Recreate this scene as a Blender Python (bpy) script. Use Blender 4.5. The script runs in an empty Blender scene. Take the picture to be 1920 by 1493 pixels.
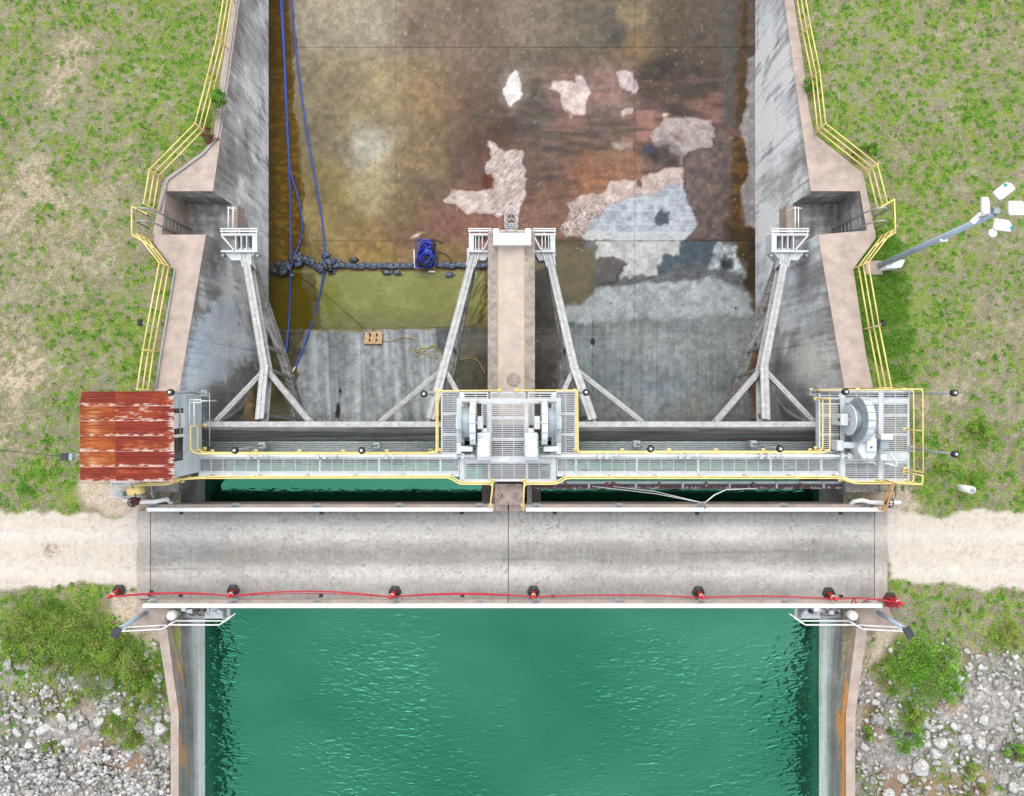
import bpy, math, random
import numpy as np
from mathutils import Vector, Matrix

# ------------------------------------------------------------------ camera, sky, sun, exposure
H, F = 25.0, 1300.0                       # camera height above the wall crest (m), focal length in photo pixels
SC = bpy.context.scene
COL = SC.collection
cam = bpy.data.cameras.new('camera'); camo = bpy.data.objects.new('camera', cam); COL.objects.link(camo)
camo.location = (0, 0, H); camo.rotation_euler = (0, 0, 0)
cam.sensor_width = 36.0; cam.lens = 36.0 * F / 1920.0; cam.clip_start = 0.5; cam.clip_end = 600
SC.camera = camo
SUN_EL, SUN_AZ = math.radians(46), math.radians(-8)
w = bpy.data.worlds.new('World'); SC.world = w; w.use_nodes = True
nt = w.node_tree; nt.nodes.clear()
sky = nt.nodes.new('ShaderNodeTexSky'); sky.sky_type = 'NISHITA'; sky.sun_disc = False
sky.sun_elevation = SUN_EL; sky.sun_rotation = SUN_AZ; sky.dust_density = 4.0; sky.air_density = 1.0
hs = nt.nodes.new('ShaderNodeHueSaturation'); hs.inputs['Saturation'].default_value = 0.40
bg = nt.nodes.new('ShaderNodeBackground'); bg.inputs['Strength'].default_value = 0.15
wo = nt.nodes.new('ShaderNodeOutputWorld')
# thin even overcast: brightest overhead, a third as bright at the horizon, over the clear sky behind it
tc = nt.nodes.new('ShaderNodeTexCoord'); sx_ = nt.nodes.new('ShaderNodeSeparateXYZ'); nt.links.new(tc.outputs['Generated'], sx_.inputs[0])
cm = nt.nodes.new('ShaderNodeMapRange'); cm.inputs[1].default_value = 0.0; cm.inputs[2].default_value = 1.0; cm.inputs[3].default_value = 1.5; cm.inputs[4].default_value = 4.5; nt.links.new(sx_.outputs[2], cm.inputs[0])
cc_ = nt.nodes.new('ShaderNodeMix'); cc_.data_type = 'RGBA'; cc_.blend_type = 'MULTIPLY'; cc_.inputs[0].default_value = 1.0; cc_.inputs[6].default_value = (.95, .99, 1.06, 1); nt.links.new(cm.outputs[0], cc_.inputs[7])
cx2 = nt.nodes.new('ShaderNodeMix'); cx2.data_type = 'RGBA'; cx2.inputs[0].default_value = .7; nt.links.new(hs.outputs[0], cx2.inputs[6]); nt.links.new(cc_.outputs[2], cx2.inputs[7])
nt.links.new(sky.outputs[0], hs.inputs['Color']); nt.links.new(cx2.outputs[2], bg.inputs['Color']); nt.links.new(bg.outputs[0], wo.inputs['Surface'])
sl = bpy.data.lights.new('sun', 'SUN'); sl.energy = 0.5; sl.angle = math.radians(70); sl.color = (1.0, 0.97, 0.92)
so = bpy.data.objects.new('sun', sl); COL.objects.link(so)
# sky sun_rotation is measured from +Y towards +X (clockwise seen from above)
sd = Vector((math.sin(SUN_AZ) * math.cos(SUN_EL), math.cos(SUN_AZ) * math.cos(SUN_EL), math.sin(SUN_EL)))
so.location = sd * 60; so.rotation_euler = (-sd).to_track_quat('-Z', 'Y').to_euler()
SC.view_settings.view_transform = 'Standard'; SC.view_settings.look = 'None'
SC.view_settings.exposure = 1.50; SC.view_settings.gamma = 1.0

random.seed(7); RNG = np.random.default_rng(11)
K = 0.62                                   # photo brightness -> base colour

# ------------------------------------------------------------------ helpers
def lin(c):
    c = np.asarray(c, float) / 255.0
    return np.where(c <= 0.04045, c / 12.92, ((c + 0.055) / 1.055) ** 2.4)
def S(r, g, b, k=None):
    v = lin((r, g, b)) * (K if k is None else k)
    return (float(v[0]), float(v[1]), float(v[2]), 1.0)
def P(px, py, z):
    d = H - z
    return Vector(((px - 960) * d / F, (746.5 - py) * d / F, z))
ZT_Y = [-60, 0.26, 6.41, 8.34, 17.4, 40]; ZT_Z = [0, 0, -2.2, -2.85, -5.55, -9.0]
def ztop(Y): return float(np.interp(Y, ZT_Y, ZT_Z))
def PG(px, py, dz=0.0):                    # pixel -> point on the crest line surface of the walls
    z = -1.0
    for _ in range(30):
        z = ztop((746.5 - py) * (H - z) / F) + dz
    return P(px, py, z)
ZG_Y = [-60, -30, -17.5, -12.5, -9.0, 0.26, 6.41, 8.34, 17.4, 40]
ZG_Z = [-8, -4.2, -2.0, -0.95, -0.36, -0.30, -2.33, -2.98, -5.70, -9.2]
def zground(Y): return np.interp(Y, ZG_Y, ZG_Z)
def PE(px, py, dz=0.0):                    # pixel -> point on the earth surface
    z = -1.0
    for _ in range(30):
        z = float(zground((746.5 - py) * (H - z) / F)) + dz
    return P(px, py, z)

def vnoise(x, y, seed=0):
    ix = np.floor(x).astype(np.int64); iy = np.floor(y).astype(np.int64)
    fx = x - ix; fy = y - iy
    fx = fx * fx * (3 - 2 * fx); fy = fy * fy * (3 - 2 * fy)
    def h(a, b):
        v = (a * 374761393 + b * 668265263 + seed * 974634777) & 0xffffffff
        v = ((v ^ (v >> 13)) * 1274126177) & 0xffffffff
        v = (v ^ (v >> 16)) & 0xffffffff
        return v / 4294967295.0
    a = h(ix, iy); b = h(ix + 1, iy); c = h(ix, iy + 1); d = h(ix + 1, iy + 1)
    return (a * (1 - fx) + b * fx) * (1 - fy) + (c * (1 - fx) + d * fx) * fy
def fbm(x, y, seed=0, octv=4):
    s = 0; a = 1.0; t = 0
    for i in range(octv):
        s = s + a * vnoise(x * 2 ** i + 17.3 * i, y * 2 ** i - 9.1 * i, seed + i); t += a; a *= 0.5
    return s / t
def sstep(a, b, x):
    t = np.clip((x - a) / (b - a), 0, 1); return t * t * (3 - 2 * t)
def polymask(x, y, poly, soft=2.0):
    out = np.zeros(x.shape); p = np.asarray(poly, float)
    sel = (x > p[:, 0].min() - soft) & (x < p[:, 0].max() + soft) & (y > p[:, 1].min() - soft) & (y < p[:, 1].max() + soft)
    if not sel.any(): return out
    xs = x[sel]; ys = y[sel]; d2 = np.full(xs.shape, 1e18); ins = np.zeros(xs.shape, bool); n = len(p)
    for i in range(n):
        x1, y1 = p[i]; x2, y2 = p[(i + 1) % n]; dx, dy = x2 - x1, y2 - y1
        t = np.clip(((xs - x1) * dx + (ys - y1) * dy) / (dx * dx + dy * dy + 1e-12), 0, 1)
        d2 = np.minimum(d2, (xs - x1 - t * dx) ** 2 + (ys - y1 - t * dy) ** 2)
        if y1 != y2:
            c = ((y1 > ys) != (y2 > ys)) & (xs < (x2 - x1) * (ys - y1) / (y2 - y1) + x1); ins ^= c
    sdv = np.sqrt(d2) * np.where(ins, 1, -1)
    out[sel] = np.clip(0.5 + sdv / soft, 0, 1)
    return out
def field(x, y, pts, pw=1.6, eps=400.0):
    pts = np.asarray(pts, float); acc = np.zeros(x.shape + (pts.shape[1] - 2,)); W = np.zeros(x.shape)
    for q in pts:
        ww = 1.0 / ((x - q[0]) ** 2 + (y - q[1]) ** 2 + eps) ** pw
        acc += ww[..., None] * q[2:]; W += ww
    return acc / W[..., None]
def mixc(c, m, col):
    return c + m[..., None] * (np.asarray(col, float) - c)

WL = {}
def reg(o, wl): WL[o.name] = Vector(wl)
def tag(o, label=None, cat=None, group=None, kind=None):
    if label: o['label'] = label
    if cat: o['category'] = cat
    if group: o['group'] = group
    if kind: o['kind'] = kind
    return o
def thing(name, label, cat, loc, group=None):
    o = bpy.data.objects.new(name, None); COL.objects.link(o); o.location = loc; o.empty_display_size = 0.2
    reg(o, loc); return tag(o, label, cat, group)

class MB:
    def __init__(s): s.v = []; s.f = []
    def add(s, vs, fs):
        n = len(s.v); s.v += [tuple(v) for v in vs]; s.f += [tuple(i + n for i in f) for f in fs]; return s
    def frame8(s, c, ax, ay, az):
        vs = [c + ax * i + ay * j + az * k for k in (-1, 1) for j in (-1, 1) for i in (-1, 1)]
        return s.add(vs, [(0, 2, 3, 1), (4, 5, 7, 6), (0, 1, 5, 4), (2, 6, 7, 3), (0, 4, 6, 2), (1, 3, 7, 5)])
    def box(s, x0, x1, y0, y1, z0, z1):
        return s.frame8(Vector(((x0 + x1) / 2, (y0 + y1) / 2, (z0 + z1) / 2)), Vector(((x1 - x0) / 2, 0, 0)), Vector((0, (y1 - y0) / 2, 0)), Vector((0, 0, (z1 - z0) / 2)))
    def beam(s, p, q, wd, ht, up=Vector((0, 0, 1)), off=0.0):
        p = Vector(p); q = Vector(q); d = (q - p); L = d.length; d.normalize()
        if abs(d.dot(up)) > 0.98: up = Vector((0, 1, 0))
        sx = d.cross(up).normalized(); u = sx.cross(d).normalized()
        return s.frame8((p + q) / 2 + u * off, d * L / 2, sx * wd / 2, u * ht / 2)
    def tube(s, pts, r, n=6, cap=True):
        pts = [Vector(p) for p in pts]; rings = []; prev = None
        rr = r if isinstance(r, (list, tuple)) else [r] * len(pts)
        for i, p in enumerate(pts):
            d = (pts[min(i + 1, len(pts) - 1)] - pts[max(i - 1, 0)])
            if d.length < 1e-9: d = Vector((0, 0, 1))
            d.normalize()
            if prev is None:
                a = Vector((0, 0, 1)) if abs(d.z) < 0.9 else Vector((1, 0, 0))
                u = d.cross(a).normalized()
            else:
                u = (prev - d * prev.dot(d))
                u = u.normalized() if u.length > 1e-6 else d.orthogonal().normalized()
            prev = u; v = d.cross(u)
            rings.append([p + (u * math.cos(2 * math.pi * k / n) + v * math.sin(2 * math.pi * k / n)) * rr[i] for k in range(n)])
        vs = [v for rg in rings for v in rg]; fs = []
        for i in range(len(rings) - 1):
            for k in range(n):
                a = i * n + k; b = i * n + (k + 1) % n; fs.append((a, b, b + n, a + n))
        if cap: fs.append(tuple(range(n - 1, -1, -1))); fs.append(tuple((len(rings) - 1) * n + k for k in range(n)))
        return s.add(vs, fs)
    def cyl(s, p, q, r, n=16): return s.tube([p, q], r, n)
    def prism(s, poly, z0, z1):            # poly list of (x,y); z0,z1 number or function of (x,y)
        g = lambda z, p: z(p[0], p[1]) if callable(z) else z
        n = len(poly); a = sum(poly[i][0] * poly[(i + 1) % n][1] - poly[(i + 1) % n][0] * poly[i][1] for i in range(n))
        if a < 0: poly = poly[::-1]
        vs = [(p[0], p[1], g(z0, p)) for p in poly] + [(p[0], p[1], g(z1, p)) for p in poly]
        fs = [tuple(range(n - 1, -1, -1)), tuple(range(n, 2 * n))] + [(i, (i + 1) % n, n + (i + 1) % n, n + i) for i in range(n)]
        return s.add(vs, fs)
    def lathe(s, c, prof, n=16):           # prof list of (radius, z)
        vs = []; c = Vector(c)
        for r, z in prof: vs += [c + Vector((r * math.cos(2 * math.pi * k / n), r * math.sin(2 * math.pi * k / n), z)) for k in range(n)]
        fs = []
        for i in range(len(prof) - 1):
            for k in range(n): a = i * n + k; b = i * n + (k + 1) % n; fs.append((a, b, b + n, a + n))
        fs.append(tuple(range(n - 1, -1, -1))); fs.append(tuple((len(prof) - 1) * n + k for k in range(n)))
        return s.add(vs, fs)
    def mesh(s, name, org=(0, 0, 0), smooth=False):
        me = bpy.data.meshes.new(name); o = Vector(org)
        me.from_pydata([(v[0] - o.x, v[1] - o.y, v[2] - o.z) for v in s.v], [], s.f); me.update()
        if smooth: me.shade_smooth() if hasattr(me, 'shade_smooth') else me.polygons.foreach_set('use_smooth', [True] * len(me.polygons))
        return me
    def build(s, name, mat, parent=None, smooth=False, org=None, bevel=0.0):
        if parent is not None: o0 = WL[parent.name]
        elif org is not None: o0 = Vector(org)
        else:
            a = np.array(s.v); o0 = Vector(((a[:, 0].min() + a[:, 0].max()) / 2, (a[:, 1].min() + a[:, 1].max()) / 2, a[:, 2].min()))
        me = s.mesh(name, o0, smooth); me.materials.append(mat)
        ob = bpy.data.objects.new(name, me); COL.objects.link(ob)
        if parent is not None: ob.parent = parent
        else: ob.location = o0
        reg(ob, o0)
        if bevel > 0:
            m = ob.modifiers.new('bevel', 'BEVEL'); m.width = bevel; m.segments = 2; m.limit_method = 'ANGLE'
        return ob

def grid_obj(name, mat, XYZ, rgba, keep=None, parent=None, smooth=True, org=None):
    """XYZ (n,m,3) array, rgba (n,m,4) linear colours; keep (n-1,m-1) face mask"""
    n, m = XYZ.shape[:2]
    idx = np.arange(n * m).reshape(n, m)
    q = np.stack([idx[:-1, :-1], idx[1:, :-1], idx[1:, 1:], idx[:-1, 1:]], -1)
    q = q[keep] if keep is not None else q.reshape(-1, 4)
    used = np.zeros(n * m, bool); used[q.ravel()] = True
    remap = np.cumsum(used) - 1; q = remap[q]
    v = XYZ.reshape(-1, 3)[used]; c = rgba.reshape(-1, 4)[used]
    o0 = np.array(WL[parent.name]) if parent is not None else (np.array(org) if org is not None else np.array([v[:, 0].mean(), v[:, 1].mean(), v[:, 2].min()]))
    # make faces look up / towards the camera
    a, b, d = v[q[0, 0]], v[q[0, 1]], v[q[0, 2]]
    nrm = np.cross(b - a, d - a)
    if np.dot(nrm, np.array([0, 0, H]) - a) < 0: q = q[:, ::-1]
    return raw_mesh(name, mat, v - o0, q, c, parent, smooth, o0)
def raw_mesh(name, mat, v, q, c=None, parent=None, smooth=False, o0=(0, 0, 0)):
    me = bpy.data.meshes.new(name); q = np.ascontiguousarray(q); k = q.shape[1]
    me.vertices.add(len(v)); me.vertices.foreach_set('co', np.ascontiguousarray(v, dtype=np.float32).ravel())
    me.loops.add(q.size); me.loops.foreach_set('vertex_index', q.ravel().astype(np.int32))
    me.polygons.add(len(q)); me.polygons.foreach_set('loop_start', (np.arange(len(q)) * k).astype(np.int32))
    me.polygons.foreach_set('loop_total', np.full(len(q), k, dtype=np.int32))
    if smooth: me.polygons.foreach_set('use_smooth', np.ones(len(q), dtype=bool))
    me.update(calc_edges=True)
    if c is not None:
        at = me.color_attributes.new('Col', 'FLOAT_COLOR', 'POINT'); at.data.foreach_set('color', np.ascontiguousarray(c, dtype=np.float32).ravel())
    me.materials.append(mat)
    ob = bpy.data.objects.new(name, me); COL.objects.link(ob)
    if parent is not None: ob.parent = parent
    else: ob.location = o0
    reg(ob, o0); return ob
def lincol(c, k=None, alpha=None):
    v = lin(np.clip(c, 0, 255)) * (K if k is None else k)
    a = np.ones(v.shape[:-1]) if alpha is None else alpha
    return np.concatenate([v, a[..., None]], -1)
def proj(XYZ):
    d = H - XYZ[..., 2]
    return 960 + XYZ[..., 0] * F / d, 746.5 - XYZ[..., 1] * F / d

# ------------------------------------------------------------------ materials
MATS = {}
def new_mat(name):
    m = bpy.data.materials.new(name); m.use_nodes = True; t = m.node_tree
    b = t.nodes['Principled BSDF']; return m, t, b
def pos_noise(t, scale, detail=4, vec=(1, 1, 1)):
    g = t.nodes.new('ShaderNodeNewGeometry'); mp = t.nodes.new('ShaderNodeMapping'); mp.inputs['Scale'].default_value = vec
    n = t.nodes.new('ShaderNodeTexNoise'); n.inputs['Scale'].default_value = scale; n.inputs['Detail'].default_value = detail
    t.links.new(g.outputs['Position'], mp.inputs['Vector']); t.links.new(mp.outputs[0], n.inputs['Vector']); return n
def ramp(t, src, stops):
    r = t.nodes.new('ShaderNodeValToRGB'); t.links.new(src, r.inputs['Fac'])
    el = r.color_ramp.elements
    while len(el) < len(stops): el.new(0.5)
    for e, (p, c) in zip(el, stops): e.position = p; e.color = c if len(c) == 4 else (*c, 1)
    return r
def mulmix(t, a, b, fac=1.0, mode='MULTIPLY'):
    m = t.nodes.new('ShaderNodeMix'); m.data_type = 'RGBA'; m.blend_type = mode; m.inputs[0].default_value = fac
    t.links.new(a, m.inputs[6]); t.links.new(b, m.inputs[7]); return m.outputs[2]
def bump(t, b, src, strength, dist):
    n = t.nodes.new('ShaderNodeBump'); n.inputs['Strength'].default_value = strength; n.inputs['Distance'].default_value = dist
    t.links.new(src, n.inputs['Height']); t.links.new(n.outputs[0], b.inputs['Normal'])
def vcol_mat(name, grain=(0.8, 1.2), gscale=18.0, bstr=0.3, bdist=0.01, rough_from_alpha=True, vec=(1, 1, 1), spec=0.4, two=True):
    m, t, b = new_mat(name)
    at = t.nodes.new('ShaderNodeAttribute'); at.attribute_name = 'Col'
    n = pos_noise(t, gscale, 6, vec); g0, g1 = grain
    r = ramp(t, n.outputs[0], [(0.3, (g0, g0, g0)), (0.7, (g1, g1, g1))])
    c = mulmix(t, at.outputs['Color'], r.outputs[0])
    if two:
        n2 = pos_noise(t, gscale * 6, 3); r2 = ramp(t, n2.outputs[0], [(0.32, (g0, g0, g0)), (0.68, (g1, g1, g1))])
        c = mulmix(t, c, r2.outputs[0], 0.7)
    t.links.new(c, b.inputs['Base Color'])
    if rough_from_alpha: t.links.new(at.outputs['Alpha'], b.inputs['Roughness'])
    else: b.inputs['Roughness'].default_value = 0.85
    b.inputs['Specular IOR Level'].default_value = spec
    if bstr > 0: bump(t, b, n.outputs[0], bstr, bdist)
    MATS[name] = m; return m
def paint_mat(name, col, rough=0.5, metal=0.0, dirt=(0.75, 1.08), scale=6.0, speck=None, vec=(1, 1, 1), spec=0.5, bstr=0.0):
    m, t, b = new_mat(name)
    rgb = t.nodes.new('ShaderNodeRGB'); rgb.outputs[0].default_value = col
    n = pos_noise(t, scale, 6, vec); r = ramp(t, n.outputs[0], [(0.3, (dirt[0],) * 3), (0.65, (dirt[1],) * 3)])
    c = mulmix(t, rgb.outputs[0], r.outputs[0])
    if speck:
        sc_, thr, scol, amt = speck
        n2 = pos_noise(t, sc_, 5); r2 = ramp(t, n2.outputs[0], [(thr, (0, 0, 0)), (thr + 0.06, (amt, amt, amt))])
        mx = t.nodes.new('ShaderNodeMix'); mx.data_type = 'RGBA'; t.links.new(r2.outputs[0], mx.inputs[0]); t.links.new(c, mx.inputs[6]); mx.inputs[7].default_value = scol; c = mx.outputs[2]
    t.links.new(c, b.inputs['Base Color']); b.inputs['Roughness'].default_value = rough; b.inputs['Metallic'].default_value = metal
    b.inputs['Specular IOR Level'].default_value = spec
    if bstr > 0: bump(t, b, n.outputs[0], bstr, 0.02)
    MATS[name] = m; return m

M_CONC = vcol_mat('painted_concrete', (0.88, 1.12), 9.0, 0.15, 0.01)
M_WALL = vcol_mat('streaked_concrete', (0.85, 1.14), 6.0, 0.12, 0.01, vec=(1, 2.0, 0.7))
M_EARTH = vcol_mat('earth', (0.72, 1.25), 14.0, 0.8, 0.03, False)
M_GRAVEL = vcol_mat('gravel', (0.88, 1.08), 34.0, 0.35, 0.01, False)
M_LEAF = vcol_mat('leaf', (0.9, 1.1), 3.0, 0.0, 0, False, two=False, spec=0.25)
M_ROOF = vcol_mat('rusty_sheet', (0.82, 1.18), 10.0, 0.1, 0.004, False, vec=(0.5, 3, 1))
M_STEEL = paint_mat('white_steel', S(234, 238, 240), 0.45, 0.0, (0.82, 1.05), 4.0, (30, 0.66, S(120, 118, 112), 0.6))
M_WHITE = paint_mat('bright_white_paint', S(250, 250, 248, 0.75), 0.4, 0.0, (0.9, 1.03), 5.0, (26, 0.7, S(190, 185, 175), 0.5))
M_ARM = paint_mat('dirty_steel', S(208, 209, 207), 0.6, 0.0, (0.75, 1.08), 5.0, (16, 0.57, S(140, 138, 132), 0.5))
M_ARMD = paint_mat('shaded_grimy_steel', S(170, 168, 163), 0.65, 0.0, (0.55, 1.1), 4.0, (14, 0.54, S(95, 90, 82), 0.8))  # darker copy of arm steel: lower members' shade put into base tone, plus grime
M_GALV = paint_mat('galvanised', S(188, 192, 195), 0.45, 0.35, (0.8, 1.1), 8.0)
M_GRATE = paint_mat('grating_steel', S(222, 224, 226), 0.5, 0.15, (0.85, 1.05), 6.0)
M_MACH = paint_mat('machine_paint', S(234, 241, 243), 0.38, 0.0, (0.86, 1.05), 5.0, (24, 0.68, S(150, 150, 145), 0.6))
M_MACHD = paint_mat('machine_grey', S(178, 192, 198), 0.4, 0.0, (0.8, 1.05), 5.0)
M_YEL = paint_mat('yellow_paint', S(250, 222, 138, 0.78), 0.45, 0.0, (0.85, 1.06), 5.0, (22, 0.68, S(200, 170, 120), 0.6))
M_ORG = paint_mat('faded_orange_paint', S(235, 168, 88), 0.5, 0.0, (0.85, 1.06), 5.0, (14, 0.55, S(236, 200, 170), 0.7))
M_BLACK = paint_mat('black_rubber', S(30, 31, 34), 0.55, 0.0, (0.8, 1.2), 8.0)
M_DARKBOX = paint_mat('dark_grey_housing', S(62, 64, 70), 0.5)
M_RED = paint_mat('red_plastic', S(235, 48, 22), 0.4, 0.0, (0.9, 1.05), 5.0)
M_ROPE = paint_mat('red_rope', S(214, 28, 52), 0.6)
M_REDV = paint_mat('valve_red', S(150, 40, 30), 0.5)
M_TAN = paint_mat('tan_concrete', S(200, 181, 168), 0.85, 0.0, (0.78, 1.1), 2.2, (11, 0.6, S(168, 150, 138), 0.55), bstr=0.15)
M_GREYC = paint_mat('grey_concrete', S(150, 146, 140), 0.85, 0.0, (0.65, 1.15), 3.0, (10, 0.6, S(95, 90, 85), 0.6), bstr=0.2)
M_DARKC = paint_mat('wet_dark_concrete', S(92, 88, 82), 0.7, 0.0, (0.6, 1.15), 3.0, bstr=0.2)
M_BLUE = paint_mat('blue_hose', S(28, 84, 196), 0.35, 0.0, (0.85, 1.1), 5.0)
M_BLUED = paint_mat('deep_blue_hose', S(18, 26, 190), 0.35, 0.0, (0.7, 1.2), 8.0)
M_BLUEL = paint_mat('light_blue_plastic', S(50, 110, 235), 0.35)
M_BAG = paint_mat('black_plastic_bag', S(66, 82, 106), 0.42, 0.0, (0.45, 1.35), 7.0, spec=0.7, bstr=0.6)
M_BAGD = paint_mat('dark_plastic_bag', S(34, 40, 50), 0.42, 0.0, (0.4, 1.4), 7.0, spec=0.7, bstr=0.6)
M_WOOD = paint_mat('pallet_wood', S(222, 184, 138), 0.8, 0.0, (0.75, 1.1), 9.0, vec=(3, 1, 1))
M_YROPE = paint_mat('yellow_rope', S(205, 180, 60), 0.7)
M_STICK = paint_mat('dead_twig', S(165, 155, 145), 0.9)
M_STEM = paint_mat('plant_stem', S(96, 92, 52), 0.9)
M_ROCK = paint_mat('limestone', S(226, 223, 218), 0.9, 0.0, (0.65, 1.12), 4.5, (13, 0.57, S(130, 124, 116), 0.7), bstr=0.5)
M_ROCKD = paint_mat('weathered_limestone', S(190, 185, 179), 0.9, 0.0, (0.6, 1.15), 4.5, (12, 0.55, S(95, 90, 84), 0.7), bstr=0.5)
M_BLUEPOLE = paint_mat('blue_grey_pole', S(198, 218, 238), 0.45, 0.1, (0.9, 1.06), 3.0)
M_TEAL = paint_mat('teal_cap', S(40, 190, 185), 0.4)
M_MAROON = paint_mat('maroon_steel', S(108, 52, 52), 0.6, 0.0, (0.5, 1.2), 5.0, (7, 0.54, S(190, 180, 176), 0.8))
M_GLASS = paint_mat('dark_window', S(58, 62, 66), 0.15, 0.0, (0.7, 1.3), 3.0)
M_PANEL = paint_mat('pale_grey_panel', S(208, 220, 226, .8), 0.5, 0.0, (0.85, 1.05), 3.0)
M_LAMPGLASS = paint_mat('lamp_lens', S(235, 236, 236), 0.2)

# ------------------------------------------------------------------ ground
GREEN = [(100,50,.5),(50,100,.55),(30,250,.35),(30,190,.5),(130,80,.08),(105,150,.12),(60,350,.1),(20,380,.15),(200,30,.6),(300,50,.62),(370,60,.62),(250,150,.55),(350,170,.62),(380,230,.75),(300,250,.7),(200,250,.4),(230,180,.3),(330,100,.65),(150,300,.45),(200,350,.25),(240,330,.5),
 (100,400,.2),(160,430,.2),(200,480,.28),(80,500,.3),(40,600,.25),(130,560,.25),(220,560,.5),(250,600,.6),(130,650,.6),(60,680,.1),(30,720,.1),(170,690,.4),(230,700,.6),(260,640,.7),(100,760,.4),(60,800,.2),(20,830,.15),(100,880,.75),(50,920,.8),(130,930,.7),(180,930,.1),(190,960,.4),(240,930,.0),(10,960,.3),
 (60,1020,.0),(150,1050,.0),(30,1120,.5),(150,1110,.6),(200,1130,.6),(235,1130,.1),(100,1160,.95),(200,1200,1),(50,1230,.8),(250,1250,1),(150,1300,.5),(60,1350,.2),(250,1350,.5),(230,1400,.2),(100,1420,.05),(200,1460,.05),(30,1470,.05),
 (1560,40,.55),(1700,60,.5),(1850,60,.5),(1600,150,.55),(1750,200,.5),(1880,200,.55),(1650,250,.55),(1800,300,.5),(1700,350,.5),(1880,300,.6),(1690,420,.6),(1660,470,.85),(1750,460,.5),(1850,500,.45),(1650,560,.95),(1680,640,.85),(1720,600,.7),(1800,600,.45),(1880,560,.4),(1700,700,.8),(1760,690,.35),(1830,700,.25),(1790,740,.15),(1880,760,.3),(1780,800,.1),(1830,800,.7),(1850,850,.3),(1880,880,.4),(1750,780,.15),(1745,820,.6),(1760,880,.5),(1830,910,.8),(1740,930,.8),(1800,940,.6),(1880,930,.6),(1690,955,.0),
 (1750,1020,.0),(1880,1050,.0),(1720,1125,.6),(1860,1125,.5),(1780,1140,.5),(1700,1160,.4),(1850,1160,.6),(1640,1220,.1),(1720,1240,.9),(1830,1230,.1),(1890,1200,.5),(1650,1300,.12),(1800,1300,.2),(1880,1300,.05),(1700,1380,.5),(1630,1400,.15),(1850,1400,.1),(1700,1450,.25),(1800,1460,.3)]
ROAD_L = [(-900,962),(60,958),(150,962),(215,972),(262,952),(262,1100),(190,1094),(100,1100),(0,1104),(-900,1104)]
ROAD_R = [(1658,950),(1700,962),(1760,968),(1840,958),(2900,965),(2900,1110),(1850,1108),(1760,1092),(1665,1095)]
SAND = [[(140,905),(262,900),(262,960),(200,968),(160,950)],[(1640,910),(1690,905),(1730,950),(1700,975),(1655,970)],[(215,1095),(262,1090),(262,1200),(240,1190),(205,1150)],[(1640,1180),(1700,1165),(1650,1230),(1620,1300)],[(240,1160),(300,1185),(302,1260),(262,1200)]]
RUB = [[(-900,1205),(60,1190),(110,1255),(230,1290),(300,1300),(318,1330),(322,1560),(-900,1560)],[(1605,1240),(1650,1300),(1760,1300),(1830,1230),(1930,1210),(2900,1210),(2900,1560),(1600,1560)]]
BROWN = [[(150,1400),(230,1380),(290,1420),(250,1460),(160,1450)],[(1640,1440),(1760,1455),(1850,1440),(1860,1500),(1640,1500)],[(1740,1310),(1790,1300),(1800,1330),(1750,1340)],[(1615,1320),(1660,1330),(1650,1400),(1610,1370)],[(20,1290),(110,1290),(180,1330),(90,1345)]]
def greenness(px, py):
    g = field(px, py, GREEN, 1.5, 500)[..., 0]
    wx = px + 14 * (vnoise(px / 22, py / 22, 5) - .5); wy = py + 14 * (vnoise(px / 22, py / 22, 9) - .5)
    n = fbm(wx / 40, wy / 40, 21, 4); n2 = fbm(px / 9, py / 9, 33, 3)
    return g, g + .75 * (n - 0.5) + 1.5 * (n2 - 0.5) + .5 * (vnoise(px / 4, py / 4, 35) - .5)
def masks(px, py):
    wx = px + 16 * (fbm(px / 26, py / 26, 45, 4) - .5); wy = py + 22 * (fbm(px / 26, py / 26, 46, 4) - .5)
    road = np.maximum(polymask(wx, wy, ROAD_L, 7), polymask(wx, wy, ROAD_R, 7))
    sand = np.zeros(px.shape); rub = np.zeros(px.shape); br = np.zeros(px.shape)
    for p in SAND: sand = np.maximum(sand, polymask(wx, wy, p, 16))
    for p in RUB: rub = np.maximum(rub, polymask(wx, wy, p, 22))
    for p in BROWN: br = np.maximum(br, polymask(wx, wy, p, 22))
    return road, sand, rub, br
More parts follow.
